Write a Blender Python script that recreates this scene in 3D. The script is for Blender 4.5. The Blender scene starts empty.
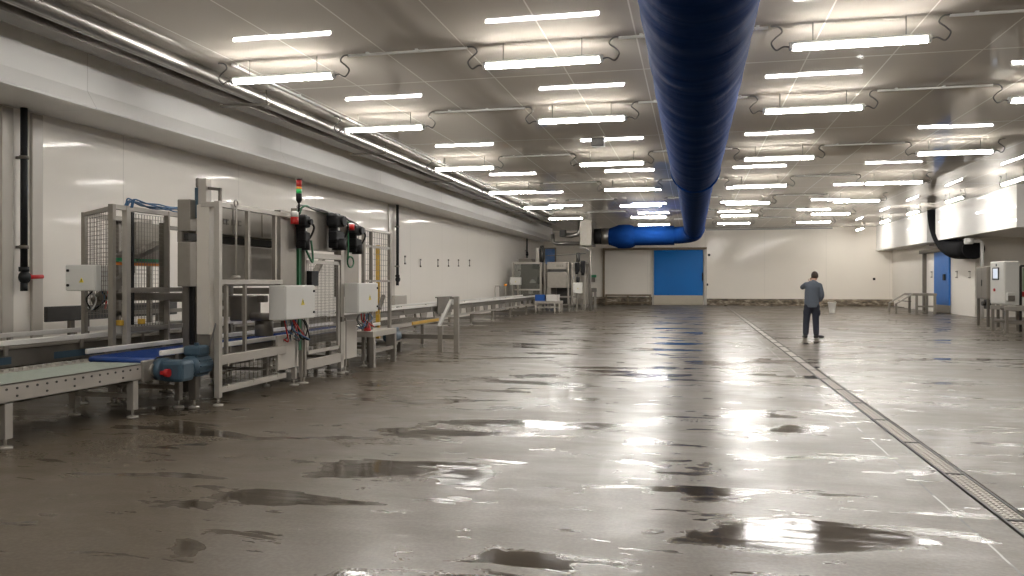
import bpy, bmesh, math, random
from mathutils import Vector, Matrix
random.seed(7)
C = bpy.context.scene.collection
PI = math.pi

# ------------------------------------------------------------------ view
F = 800.0; VX = 512.0; HY = 281.5; CAMZ = 1.5
TH = math.atan(181.0/800.0); cT, sT = math.cos(TH), math.sin(TH)
def Yp(px, X):            # depth along the hall of a point on the plane X seen in column px
    u = (px-VX)/F; return X*(cT+u*sT)/(u*cT-sT)
def Xp(px, Y):            # offset across the hall of a point on the plane Y seen in column px
    u = (px-VX)/F; return Y*(u*cT-sT)/(cT+u*sT)
def Zp(py, X, Y):
    return CAMZ + (HY-py)/F*(Y*cT-X*sT)

# ------------------------------------------------------------------ materials
def N(nt, t, **kw):
    n = nt.nodes.new(t)
    for k, v in kw.items():
        if k in n.inputs: n.inputs[k].default_value = v
        else: setattr(n, k, v)
    return n
_m = {}
def mat(name, col, rough=.5, metal=0., var=.12, scale=6., bump=0., emit=0., alpha=1., spec=.5, rvar=.1, trans=0.):
    if name in _m: return _m[name]
    m = bpy.data.materials.new(name); m.use_nodes = True
    nt = m.node_tree; b = nt.nodes['Principled BSDF']
    tc = N(nt, 'ShaderNodeTexCoord')
    nz = N(nt, 'ShaderNodeTexNoise'); nz.inputs['Scale'].default_value = scale; nz.inputs['Detail'].default_value = 5
    nt.links.new(tc.outputs['Object'], nz.inputs['Vector'])
    mp = N(nt, 'ShaderNodeMix', data_type='RGBA')
    c = list(col)+[1]
    mp.inputs[6].default_value = [x*(1-var) for x in col]+[1]
    mp.inputs[7].default_value = [min(1, x*(1+var)) for x in col]+[1]
    nt.links.new(nz.outputs['Fac'], mp.inputs[0]); nt.links.new(mp.outputs[2], b.inputs['Base Color'])
    mr = N(nt, 'ShaderNodeMapRange'); mr.inputs['To Min'].default_value = max(0.02, rough-rvar); mr.inputs['To Max'].default_value = min(1, rough+rvar)
    nt.links.new(nz.outputs['Fac'], mr.inputs['Value']); nt.links.new(mr.outputs['Result'], b.inputs['Roughness'])
    b.inputs['Metallic'].default_value = metal
    b.inputs['Specular IOR Level'].default_value = spec
    if trans: b.inputs['Transmission Weight'].default_value = trans
    if alpha < 1: b.inputs['Alpha'].default_value = alpha
    if emit:
        b.inputs['Emission Color'].default_value = c; b.inputs['Emission Strength'].default_value = emit
    if bump:
        bp = N(nt, 'ShaderNodeBump'); bp.inputs['Strength'].default_value = bump; bp.inputs['Distance'].default_value = .02
        nt.links.new(nz.outputs['Fac'], bp.inputs['Height']); nt.links.new(bp.outputs['Normal'], b.inputs['Normal'])
    _m[name] = m
    return m

STEEL = mat('brushed_steel', (.29, .265, .23), .42, .55, .15, 9)
STEELD = mat('dull_steel', (.19, .172, .148), .45, .6, .25, 4)
STEELL = mat('pale_steel', (.43, .40, .355), .40, .35, .10, 5)
GALV = mat('galvanised_pipe', (.34, .325, .30), .36, .9, .06, 1.5, rvar=.03)
DARKM = mat('dark_metal', (.06, .057, .053), .45, .6, .3, 8)
BLACKP = mat('black_plastic', (.006, .006, .0065), .55, 0, .2, 9, spec=.25)
BLACKT = mat('black_pipe', (.014, .015, .016), .6, 0, .2, 5, spec=.3)
CREAM = mat('cream_paint', (.50, .465, .41), .35, 0, .05, 4)
BOXW = mat('grey_white_enclosure', (.66, .65, .61), .4, 0, .04, 4)
BELTB = mat('blue_belt', (.012, .05, .22), .45, 0, .2, 12)
BELTG = mat('pale_green_belt', (.43, .465, .41), .5, 0, .12, 25)
RAILW = mat('white_guide_rail', (.70, .68, .64), .4, 0, .04, 5)
MOTORB = mat('blue_grey_motor_paint', (.05, .09, .125), .4, .1, .15, 9)
RED = mat('red_plastic', (.5, .02, .02), .4, 0, .1, 9)
GREEN = mat('green_plastic', (.02, .25, .10), .4, 0, .1, 9)
GREENC = mat('green_cable', (.02, .12, .05), .5, 0, .1, 9)
ORANGE = mat('orange_plastic', (.7, .2, .02), .4, 0, .1, 9)
YELLOW = mat('yellow_paint', (.6, .36, .04), .45, 0, .2, 12)
YSTICK = mat('yellow_sticker', (.75, .6, .05), .5, 0, .03, 9)
BLUEC = mat('blue_cable', (.04, .12, .25), .5, 0, .2, 9)
REDL = mat('red_lamp_on', (.45, .015, .012), .3, 0, .02, 5, emit=.02)
ORL = mat('orange_lamp', (.8, .3, .03), .3, 0, .02, 5, emit=.1)
GRL = mat('green_lamp', (.03, .4, .10), .3, 0, .02, 5, emit=.1)
GLASSD = mat('smoked_guard_glass', (.16, .165, .14), .15, 0, .1, 5, alpha=.35)
DIFF = mat('led_diffuser', (1.0, .968, .92), .4, 0, .0, 3, emit=46)
LAMPH = mat('lamp_housing', (.62, .62, .60), .45, 0, .05, 5)
CABLE = mat('grey_cable', (.12, .115, .11), .5, 0, .1, 9)
WHITEP = mat('white_conduit', (.72, .71, .68), .4, 0, .05, 5)
SEAL = mat('grey_sealant', (.35, .34, .32), .6, 0, .1, 9)

# insulated sandwich panels: glossy coat, seams and a small tilt per panel
def panel_mat(name, col, rough, axis, width, off, jaxis=None, jw=5.75, joff=0, tilt=.006, seam=(.45, .43, .40), line=.012, wav=.05, spec=.5):
    m = bpy.data.materials.new(name); m.use_nodes = True
    nt = m.node_tree; b = nt.nodes['Principled BSDF']; L = nt.links.new
    tc = N(nt, 'ShaderNodeNewGeometry'); sp = N(nt, 'ShaderNodeSeparateXYZ'); L(tc.outputs['Position'], sp.inputs[0])
    def math_(op, a, bv=None, c=None):
        n = N(nt, 'ShaderNodeMath', operation=op)
        for i, v in enumerate((a, bv, c)):
            if v is None: continue
            if isinstance(v, (int, float)): n.inputs[i].default_value = v
            else: L(v, n.inputs[i])
        return n.outputs[0]
    def seams(ax, w, o, ln):
        s = math_('DIVIDE', math_('SUBTRACT', sp.outputs[ax], o), w)
        fr = math_('FRACT', s); fl = math_('FLOOR', s)
        d = math_('MULTIPLY', math_('MINIMUM', fr, math_('SUBTRACT', 1, fr)), w)
        return math_('LESS_THAN', d, ln/2), fl
    s1, c1 = seams(axis, width, off, line)
    sm, cid = s1, c1
    if jaxis is not None:
        s2, c2 = seams(jaxis, jw, joff, line*2.0)
        sm = math_('MAXIMUM', s1, s2); cid = math_('ADD', c1, math_('MULTIPLY', c2, 13.7))
    wn = N(nt, 'ShaderNodeTexWhiteNoise', noise_dimensions='1D'); L(cid, wn.inputs['W'])
    nz = N(nt, 'ShaderNodeTexNoise'); nz.inputs['Scale'].default_value = .55; nz.inputs['Detail'].default_value = 4; L(tc.outputs['Position'], nz.inputs['Vector'])
    mx = N(nt, 'ShaderNodeMix', data_type='RGBA'); mx.inputs[6].default_value = [x*.95 for x in col]+[1]; mx.inputs[7].default_value = [min(1, x*1.03) for x in col]+[1]
    L(nz.outputs['Fac'], mx.inputs[0])
    mx2 = N(nt, 'ShaderNodeMix', data_type='RGBA'); L(sm, mx2.inputs[0]); L(mx.outputs[2], mx2.inputs[6]); mx2.inputs[7].default_value = list(seam)+[1]
    L(mx2.outputs[2], b.inputs['Base Color'])
    mr = N(nt, 'ShaderNodeMapRange'); mr.inputs['To Min'].default_value = rough*.75; mr.inputs['To Max'].default_value = rough*1.3; L(nz.outputs['Fac'], mr.inputs['Value'])
    L(mr.outputs['Result'], b.inputs['Roughness']); b.inputs['Specular IOR Level'].default_value = spec
    vs = N(nt, 'ShaderNodeVectorMath', operation='SUBTRACT'); L(wn.outputs['Color'], vs.inputs[0]); vs.inputs[1].default_value = (.5, .5, .5)
    vm = N(nt, 'ShaderNodeVectorMath', operation='SCALE'); L(vs.outputs[0], vm.inputs[0]); vm.inputs['Scale'].default_value = tilt
    bp = N(nt, 'ShaderNodeBump'); bp.inputs['Strength'].default_value = wav; bp.inputs['Distance'].default_value = .01
    nz2 = N(nt, 'ShaderNodeTexNoise'); nz2.inputs['Scale'].default_value = 1.3; nz2.inputs['Detail'].default_value = 1; L(tc.outputs['Position'], nz2.inputs['Vector'])
    L(nz2.outputs['Fac'], bp.inputs['Height'])
    va = N(nt, 'ShaderNodeVectorMath', operation='ADD'); L(bp.outputs['Normal'], va.inputs[0]); L(vm.outputs[0], va.inputs[1])
    vn = N(nt, 'ShaderNodeVectorMath', operation='NORMALIZE'); L(va.outputs[0], vn.inputs[0]); L(vn.outputs[0], b.inputs['Normal'])
    return m
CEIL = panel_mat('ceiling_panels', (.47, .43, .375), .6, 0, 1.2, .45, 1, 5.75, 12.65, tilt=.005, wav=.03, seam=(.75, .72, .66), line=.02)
WALLM = panel_mat('wall_panels', (.82, .78, .715), .5, 1, 3.6, 1.2, spec=.15, tilt=.006, seam=(.60, .57, .52))
BACKM = panel_mat('back_wall_panels', (.86, .805, .72), .5, 0, 3.6, .75, spec=.15, tilt=.006, seam=(.66, .62, .56))
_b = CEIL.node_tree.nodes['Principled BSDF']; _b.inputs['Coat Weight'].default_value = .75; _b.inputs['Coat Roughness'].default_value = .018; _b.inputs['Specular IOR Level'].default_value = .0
def coated(m, w, r):
    q = m.node_tree.nodes['Principled BSDF']; q.inputs['Coat Weight'].default_value = w; q.inputs['Coat Roughness'].default_value = r
    m.node_tree.links.new(q.inputs['Normal'].links[0].from_socket, q.inputs['Coat Normal'])
coated(WALLM, .12, .05); coated(BACKM, .14, .07)
CEIL.node_tree.links.new(_b.inputs['Normal'].links[0].from_socket, _b.inputs['Coat Normal'])
SOFM = panel_mat('bulkhead_panels', (.82, .805, .775), .5, 1, 5.6, 10.0, tilt=.006, wav=.08, spec=.12, seam=(.60, .58, .55))
coated(SOFM, .35, .03)

def floor_mat():
    m = bpy.data.materials.new('wet_concrete'); m.use_nodes = True
    nt = m.node_tree; b = nt.nodes['Principled BSDF']; L = nt.links.new
    g = N(nt, 'ShaderNodeNewGeometry')
    def noise(scale, det, dist=0., sx=1., sy=1., rough=.5):
        mp = N(nt, 'ShaderNodeMapping'); mp.inputs['Scale'].default_value = (sx, sy, 1); L(g.outputs['Position'], mp.inputs['Vector'])
        n = N(nt, 'ShaderNodeTexNoise'); n.inputs['Scale'].default_value = scale; n.inputs['Detail'].default_value = det
        n.inputs['Distortion'].default_value = dist; n.inputs['Roughness'].default_value = rough
        L(mp.outputs[0], n.inputs['Vector']); return n.outputs['Fac']
    def rng(v, a, c, d=0., e=1.):
        r = N(nt, 'ShaderNodeMapRange', interpolation_type='SMOOTHSTEP'); r.inputs['From Min'].default_value = a; r.inputs['From Max'].default_value = c
        r.inputs['To Min'].default_value = d; r.inputs['To Max'].default_value = e; L(v, r.inputs['Value']); return r.outputs['Result']
    def mth(op, a, c):
        n = N(nt, 'ShaderNodeMath', operation=op)
        for i, v in enumerate((a, c)):
            if isinstance(v, (int, float)): n.inputs[i].default_value = v
            else: L(v, n.inputs[i])
        return n.outputs[0]
    def mixc(f, a, c):
        n = N(nt, 'ShaderNodeMix', data_type='RGBA'); L(f, n.inputs[0])
        for i, v in ((6, a), (7, c)):
            if isinstance(v, tuple): n.inputs[i].default_value = list(v)+[1]
            else: L(v, n.inputs[i])
        return n.outputs[2]
    big = noise(.42, 4, .6, .8, 1.25); med = noise(1.5, 5, .7, .75, 1.3, .6); fine = noise(38, 3); grain = noise(140, 2)
    mixn = mth('ADD', mth('MULTIPLY', big, .55), mth('MULTIPLY', med, .45))
    small = noise(.95, 4, .5, .62, 1.7, .55)
    tiny = noise(2.6, 4, .6, .55, 1.8, .6)
    pud = mth('MAXIMUM', mth('MULTIPLY', rng(small, .550, .600), rng(big, .43, .54)), mth('MULTIPLY', rng(tiny, .61, .66), .8))                       # standing water film
    dry = rng(mixn, .36, .46, 1., 0.)               # patches that have begun to dry
    base = mixc(noise(.9, 5), (.060, .045, .029), (.100, .078, .052))
    base = mixc(mth('MULTIPLY', rng(fine, .35, .7), .5), base, (.15, .128, .10))
    base = mixc(mth('MULTIPLY', pud, .7), base, (.030, .024, .017))
    base = mixc(mth('MULTIPLY', dry, .2), base, (.125, .108, .087))
    sp = N(nt, 'ShaderNodeSeparateXYZ'); L(g.outputs['Position'], sp.inputs[0])
    wob = mth('MULTIPLY', mth('SUBTRACT', med, .5), .03)
    dx = mth('ABSOLUTE', mth('ADD', mth('SUBTRACT', sp.outputs[0], 1.645), wob), 0)
    crack = mth('LESS_THAN', dx, .007)
    ccol = mixc(rng(noise(2.2, 3), .45, .55), (.05, .045, .04), (.33, .31, .28))
    base = mixc(crack, base, ccol)
    L(base, b.inputs['Base Color'])
    rgh = rng(mixn, .38, .62, .41, .27)
    rgh = mth('ADD', mth('MULTIPLY', rgh, mth('SUBTRACT', 1, pud)), mth('MULTIPLY', pud, .085))
    rough = mth('ADD', rgh, mth('MULTIPLY', mth('SUBTRACT', fine, .5), .08))
    L(mth('MAXIMUM', rough, .04), b.inputs['Roughness'])
    b.inputs['Specular IOR Level'].default_value = .22
    film = rng(noise(1.4, 5, .5, .5, 1.7, .6), .42, .66)
    wet = mth('MULTIPLY', mth('ADD', mth('MULTIPLY', film, .16), .02), mth('SUBTRACT', 1, pud))
    L(wet, b.inputs['Coat Weight']); b.inputs['Coat IOR'].default_value = 1.33
    L(mth('SUBTRACT', .17, mth('MULTIPLY', pud, .09)), b.inputs['Coat Roughness'])
    bp = N(nt, 'ShaderNodeBump'); bp.inputs['Distance'].default_value = .01
    inv = mth('SUBTRACT', 1, pud)
    L(mth('ADD', mth('MULTIPLY', inv, .20), .02), bp.inputs['Strength'])
    L(mth('ADD', mth('MULTIPLY', fine, .5), mth('MULTIPLY', grain, .3)), bp.inputs['Height'])
    bp2 = N(nt, 'ShaderNodeBump'); bp2.inputs['Distance'].default_value = .05; bp2.inputs['Strength'].default_value = .10
    L(noise(2.6, 2, .3, .6, 1.6), bp2.inputs['Height']); L(bp.outputs['Normal'], bp2.inputs['Normal'])
    L(bp2.outputs['Normal'], b.inputs['Normal'])
    bp3 = N(nt, 'ShaderNodeBump'); bp3.inputs['Distance'].default_value = .04; bp3.inputs['Strength'].default_value = .30
    L(noise(2.0, 4, .4, .55, 1.7), bp3.inputs['Height']); L(bp3.outputs['Normal'], b.inputs['Coat Normal'])
    return m
FLOORM = floor_mat()

def dirty_mat():
    m = bpy.data.materials.new('stained_kerb'); m.use_nodes = True
    nt = m.node_tree; b = nt.nodes['Principled BSDF']; L = nt.links.new
    tc = N(nt, 'ShaderNodeNewGeometry')
    mp = N(nt, 'ShaderNodeMapping'); mp.inputs['Scale'].default_value = (1, 1, 2.5); L(tc.outputs['Position'], mp.inputs[0])
    nz = N(nt, 'ShaderNodeTexNoise'); nz.inputs['Scale'].default_value = 2.6; nz.inputs['Detail'].default_value = 6; nz.inputs['Roughness'].default_value = .65
    L(mp.outputs[0], nz.inputs['Vector'])
    cr = N(nt, 'ShaderNodeValToRGB'); e = cr.color_ramp.elements
    e[0].position = .38; e[0].color = (.07, .055, .038, 1); e[1].position = .66; e[1].color = (.48, .42, .34, 1)
    k = e.new(.52); k.color = (.20, .16, .11, 1)
    L(nz.outputs['Fac'], cr.inputs[0]); L(cr.outputs[0], b.inputs['Base Color']); b.inputs['Roughness'].default_value = .75
    return m
KERB = dirty_mat()

def fabric_mat():
    m = bpy.data.materials.new('blue_duct_fabric'); m.use_nodes = True
    nt = m.node_tree; b = nt.nodes['Principled BSDF']; L = nt.links.new
    g = N(nt, 'ShaderNodeNewGeometry')
    nz = N(nt, 'ShaderNodeTexNoise'); nz.inputs['Scale'].default_value = 2.2; nz.inputs['Detail'].default_value = 4; nz.inputs['Distortion'].default_value = .8
    mp = N(nt, 'ShaderNodeMapping'); mp.inputs['Scale'].default_value = (.7, 1.9, .7); L(g.outputs['Position'], mp.inputs[0]); L(mp.outputs[0], nz.inputs['Vector'])
    mx = N(nt, 'ShaderNodeMix', data_type='RGBA'); L(nz.outputs['Fac'], mx.inputs[0])
    mx.inputs[6].default_value = (.003, .023, .115, 1); mx.inputs[7].default_value = (.006, .041, .185, 1)
    L(mx.outputs[2], b.inputs['Base Color']); b.inputs['Roughness'].default_value = .8
    b.inputs['Sheen Weight'].default_value = .0; b.inputs['Specular IOR Level'].default_value = .04; b.inputs['Sheen Roughness'].default_value = .35; b.inputs['Sheen Tint'].default_value = (.5, .65, 1, 1)
    bp = N(nt, 'ShaderNodeBump'); bp.inputs['Strength'].default_value = .2; bp.inputs['Distance'].default_value = .04
    L(nz.outputs['Fac'], bp.inputs['Height']); L(bp.outputs['Normal'], b.inputs['Normal'])
    return m
FABRIC = fabric_mat()
DOORB = mat('blue_door_skin', (.004, .16, .52), .45, 0, .06, 1.5, spec=.2)
DOORB2 = mat('blue_small_door_skin', (.02, .14, .45), .45, 0, .06, 1.5)
KICK = mat('cream_kick_plate', (.50, .45, .35), .5, 0, .08, 3)
BROWN = mat('brown_stained_metal', (.20, .15, .095), .55, .2, .25, 5)

# ------------------------------------------------------------------ mesh builder
class MB:
    def __init__(s): s.v = []; s.f = []; s.mi = []; s.m = 0; s.sm = []; s.smooth = False
    def add(s, vs, fs, smooth=False):
        o = len(s.v); s.v += [Vector(p) for p in vs]
        for f in fs: s.f.append([o+i for i in f]); s.mi.append(s.m); s.sm.append(smooth)
        return s
    def box(s, x0, x1, y0, y1, z0, z1, bev=0.):
        if x1 < x0: x0, x1 = x1, x0
        if y1 < y0: y0, y1 = y1, y0
        if z1 < z0: z0, z1 = z1, z0
        b = min(bev, (x1-x0)*.45, (y1-y0)*.45, (z1-z0)*.45)
        if b <= 0:
            vs = [(x, y, z) for x in (x0, x1) for y in (y0, y1) for z in (z0, z1)]
            return s.add(vs, [(0,1,3,2),(4,6,7,5),(0,4,5,1),(2,3,7,6),(0,2,6,4),(1,5,7,3)])
        bm = bmesh.new(); bmesh.ops.create_cube(bm, size=1)
        for v in bm.verts: v.co = Vector(((x0+x1)/2+v.co.x*(x1-x0), (y0+y1)/2+v.co.y*(y1-y0), (z0+z1)/2+v.co.z*(z1-z0)))
        bmesh.ops.bevel(bm, geom=bm.edges[:], offset=b, segments=2, affect='EDGES', profile=.5)
        bm.verts.index_update()
        s.add([v.co.copy() for v in bm.verts], [[v.index for v in f.verts] for f in bm.faces]); bm.free()
        return s
    def bar(s, p, q, w, h=None, up=(0, 0, 1)):      # rectangular bar between two points
        h = w if h is None else h
        p, q = Vector(p), Vector(q); d = (q-p).normalized(); up = Vector(up)
        if abs(d.dot(up)) > .98: up = Vector((0, 1, 0))
        a = d.cross(up).normalized(); c = a.cross(d).normalized()
        vs = [e+a*(i*w/2)+c*(j*h/2) for e in (p, q) for i, j in ((-1,-1),(1,-1),(1,1),(-1,1))]
        return s.add(vs, [(3,2,1,0),(4,5,6,7),(0,1,5,4),(1,2,6,5),(2,3,7,6),(3,0,4,7)])
    def tube(s, pts, r, n=10, cap=True):
        pts = [Vector(p) for p in pts]; rs = r if isinstance(r, (list, tuple)) else [r]*len(pts)
        rs = [(x, x) if not isinstance(x, (list, tuple)) else x for x in rs]
        d0 = (pts[1]-pts[0]).normalized(); up = Vector((0, 0, 1)) if abs(d0.z) < .9 else Vector((0, 1, 0))
        a = d0.cross(up).normalized(); vs = []
        for i, p in enumerate(pts):
            t = (pts[min(i+1, len(pts)-1)]-pts[max(i-1, 0)]).normalized()
            a = (a-t*a.dot(t)).normalized(); c = t.cross(a).normalized()
            for k in range(n):
                an = 2*PI*k/n; vs.append(p+a*(math.cos(an)*rs[i][0])+c*(math.sin(an)*rs[i][1]))
        fs = [(i*n+k, i*n+(k+1) % n, (i+1)*n+(k+1) % n, (i+1)*n+k) for i in range(len(pts)-1) for k in range(n)]
        o = len(s.v); s.add(vs, fs, True)
        if cap:
            for ring, rev in ((0, True), (len(pts)-1, False)):
                f = [o+ring*n+k for k in range(n)]
                s.f.append(f[::-1] if rev else f); s.mi.append(s.m); s.sm.append(False)
        return s
    def ball(s, c, r, n=12, m=8):
        c = Vector(c); r = Vector(r) if isinstance(r, (list, tuple, Vector)) else Vector((r, r, r))
        vs = [c+Vector((0, 0, r.z))]
        for i in range(1, m):
            for k in range(n):
                vs.append(c+Vector((r.x*math.sin(PI*i/m)*math.cos(2*PI*k/n), r.y*math.sin(PI*i/m)*math.sin(2*PI*k/n), r.z*math.cos(PI*i/m))))
        vs.append(c-Vector((0, 0, r.z)))
        fs = [(0, 1+k, 1+(k+1) % n) for k in range(n)]
        for i in range(m-2):
            fs += [(1+i*n+k, 1+(i+1)*n+k, 1+(i+1)*n+(k+1) % n, 1+i*n+(k+1) % n) for k in range(n)]
        o = 1+(m-2)*n
        fs += [(o+k, o+n, o+(k+1) % n) for k in range(n)]
        return s.add(vs, fs, True)
    def cyl(s, p, q, r, n=16): return s.tube([p, q], r, n)
    def prism(s, prof, axis, a0, a1):                # profile of 2-D points swept along one axis
        k = len(prof)
        def mk(u, v, a): return (a, u, v) if axis == 0 else ((u, a, v) if axis == 1 else (u, v, a))
        vs = [mk(u, v, a0) for u, v in prof]+[mk(u, v, a1) for u, v in prof]
        fs = [list(range(k))[::-1], list(range(k, 2*k))]+[(i, (i+1) % k, k+(i+1) % k, k+i) for i in range(k)]
        return s.add(vs, fs)
    def grid(s, p, ux, uz, nx, nz, r=.003):          # welded wire panel
        p, ux, uz = Vector(p), Vector(ux), Vector(uz)
        for i in range(nx+1): s.bar(p+ux*(i/nx), p+ux*(i/nx)+uz, r*2)
        for j in range(nz+1): s.bar(p+uz*(j/nz), p+uz*(j/nz)+ux, r*2)
        return s
    def build(s, name, m, parent=None, loc=None):
        me = bpy.data.meshes.new(name)
        if parent is not None:
            o0 = Vector(parent.get('_base', (0, 0, 0)))
        else: o0 = Vector(loc) if loc else Vector((0, 0, 0))
        me.from_pydata([v-o0 for v in s.v], [], s.f)
        for mm in (m if isinstance(m, (list, tuple)) else [m]): me.materials.append(mm)
        me.polygons.foreach_set('material_index', s.mi); me.polygons.foreach_set('use_smooth', s.sm)
        bm = bmesh.new(); bm.from_mesh(me); bmesh.ops.recalc_face_normals(bm, faces=bm.faces[:]); bm.to_mesh(me); bm.free()
        o = bpy.data.objects.new(name, me); C.objects.link(o)
        if parent is not None:
            o.parent = parent; o['_base'] = list(o0)
        else:
            o.location = o0; o['_base'] = list(o0)
        return o

def thing(name, label, cat, loc, group=None):
    o = bpy.data.objects.new(name, None); o.empty_display_size = .2; C.objects.link(o)
    o.location = loc; o['_base'] = list(loc); o['label'] = label; o['category'] = cat
    if group: o['group'] = group
    return o
def tag(o, label, cat, group=None):
    o['label'] = label; o['category'] = cat
    if group: o['group'] = group
    return o
def struct(name, mb, m, parent=None):
    o = mb.build(name, m, parent)
    if parent is None: o['kind'] = 'structure'
    return o
def copy_tree(root, delta, label):
    r = root.copy(); C.objects.link(r); r.location = root.location+Vector(delta); r['label'] = label
    def rec(src, dst):
        for ch in list(src.children):
            c = ch.copy(); C.objects.link(c); c.parent = dst; rec(ch, c)
    rec(root, r); return r
def arc(c, r, a0, a1, n, plane='yz'):
    out = []
    for i in range(n+1):
        a = a0+(a1-a0)*i/n; u, v = r*math.cos(a), r*math.sin(a)
        out.append((c[0], c[1]+u, c[2]+v) if plane == 'yz' else ((c[0]+u, c[1], c[2]+v) if plane == 'xz' else (c[0]+u, c[1]+v, c[2])))
    return out
def spline(pts, n=6):
    P = [Vector(p) for p in pts]; P = [P[0]*2-P[1]]+P+[P[-1]*2-P[-2]]; out = []
    for i in range(1, len(P)-2):
        for k in range(n):
            t = k/n; a, b, c, d = P[i-1], P[i], P[i+1], P[i+2]
            out.append(.5*((2*b)+(c-a)*t+(2*a-5*b+4*c-d)*t*t+(3*b-a-3*c+d)*t**3))
    out.append(P[-2]); return out

# ------------------------------------------------------------------ setting
XL, XR, XA, YB, Y0, ZC = -9.6, 11.7, 15.0, 52.0, -9.0, 4.82
YR = Yp(975, XR)
DX0, DX1 = 1.885, 2.085
fl = MB()
for a, b_ in ((XL-.2, DX0), (DX1, XA+.2)): fl.box(a, b_, Y0-.2, YB+.2, -.15, 0)
fl.box(DX0, DX1, Y0-.2, YB+.2, -.25, -.12)
struct('floor', fl, FLOORM)
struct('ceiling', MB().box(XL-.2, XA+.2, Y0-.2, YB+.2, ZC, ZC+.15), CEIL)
struct('wall_left', MB().box(XL-.2, XL, Y0-.2, YB+.2, 0, ZC), WALLM)
struct('wall_back', MB().box(XL, XA+.2, YB, YB+.2, 0, ZC), BACKM)
struct('wall_front', MB().box(XL-.2, XA+.2, Y0-.2, Y0, 0, ZC), BACKM)
struct('wall_right', MB().box(XR, XR+.2, YR, YB, 0, 3.36).box(XR+.2, XA, YR, YR+.15, 0, 3.36), WALLM)
struct('wall_alcove', MB().box(XA, XA+.2, Y0-.2, YB+.2, 0, ZC), WALLM)
# bulkheads: left with a slanted lower band, right in two lengths with a gap for the black duct
struct('trim_1', MB().prism([(XL, 4.02), (-8.46, 4.0), (-8.45, 4.02), (-8.60, 4.27), (-8.60, ZC), (XL, ZC)], 1, Y0, 49.5), SOFM)
GY0, GY1 = 39.9, 41.25
struct('trim_2', MB().box(10.8, XA, 30.5, GY0, 3.36, ZC).box(11.75, XA, GY0, GY1, 3.36, ZC).box(10.8, XA, GY1, YB, 3.36, ZC), SOFM)
# kerb along the back wall
struct('baseboard_back', MB().prism([(YB, 0), (YB-.42, 0), (YB-.40, .30), (YB-.10, .40), (YB, .42)], 0, .85, XR), KERB)
struct('baseboard_left', MB().prism([(YB, 0), (YB-.30, 0), (YB-.26, .45), (YB, .5)], 0, -6.9, -2.55), KERB)
struct('trim_3', MB().box(.8, 8.3, YB-.10, YB, ZC-.10, ZC-.02), SEAL)
# pilaster strips on the left wall
for i, px in enumerate((8, 38)):
    y = Yp(px, XL+.05); struct('trim_%d' % (4+i), MB().box(XL, XL+.05, y-.10, y+.10, 0, 4.0, .01), CREAM)
y = Yp(392, XL+.05); struct('trim_6', MB().box(XL, XL+.05, y-.25, y+.25, 0, 4.0, .01), CREAM)

# back sliding door
d = MB().box(-2.44, .62, YB-.16, YB-.04, .62, 3.50, .02)
door1 = struct('door_1', d, DOORB)
MB().box(-2.44, .62, YB-.18, YB-.04, .03, .62, .01).build('kick_plate', KICK, door1)
MB().box(-5.7, .85, YB-.26, YB-.02, 3.52, 3.66, .01).build('track', BROWN, door1)
MB().box(-5.72, -5.58, YB-.14, YB, 0, 3.52).build('post', BROWN, door1)
MB().box(.66, .84, YB-.22, YB-.02, 0, 3.52, .01).build('post', CREAM, door1)
MB().box(-2.52, -2.45, YB-.18, YB-.02, 0, 3.5).build('post', STEELL, door1)
MB().box(.55, .63, YB-.24, YB-.16, 1.55, 2.05, .02).build('door_handle', BLACKP, door1)
# right sliding door
ya, yb = Yp(951, XR), Yp(936, XR)
d = MB().box(XR-.10, XR-.01, ya, yb, .38, 2.92, .015)
door2 = struct('door_2', d, DOORB2)
MB().box(XR-.12, XR-.01, ya, yb, .03, .38, .01).build('kick_plate', STEEL, door2)
MB().box(XR-.20, XR-.01, ya-.1, Yp(923, XR), 2.93, 3.12, .02).build('track', STEELD, door2)
MB().box(XR-.16, XR, Yp(926.6, XR), Yp(925.6, XR), 0, 2.93).build('post', STEELD, door2)
MB().box(XR-.16, XR-.10, ya+.42, ya+.75, 1.55, 1.85, .02).build('door_handle', BLACKP, door2)
# narrow blue door at the far left corner
d = MB().box(-9.5, -8.85, YB-.12, YB-.01, 0, 3.65, .02)
door3 = struct('door_3', d, mat('pale_blue_door', (.10, .22, .50), .3, 0, .06, 2))
MB().box(-9.58, -9.50, YB-.14, YB-.01, 0, 3.72).box(-8.85, -8.77, YB-.14, YB-.01, 0, 3.72).box(-9.5, -8.85, YB-.14, YB-.01, 3.65, 3.72).build('door_frame', STEELD, door3)

# crash rail left of the back door
t = thing('crash_rail', 'low brown crash rail before the dirty kerb left of the big blue door', 'barrier', (-4.1, YB-.5, 0))
MB().box(-5.5, -2.6, YB-.55, YB-.45, .58, .68, .01).build('rail', BROWN, t)
MB().box(-5.5, -2.6, YB-.55, YB-.45, .12, .20, .01).build('rail', BROWN, t)
for x in (-5.45, -4.05, -2.65): MB().box(x-.05, x+.05, YB-.56, YB-.44, 0, .66, .01).build('post', BROWN, t)

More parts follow.
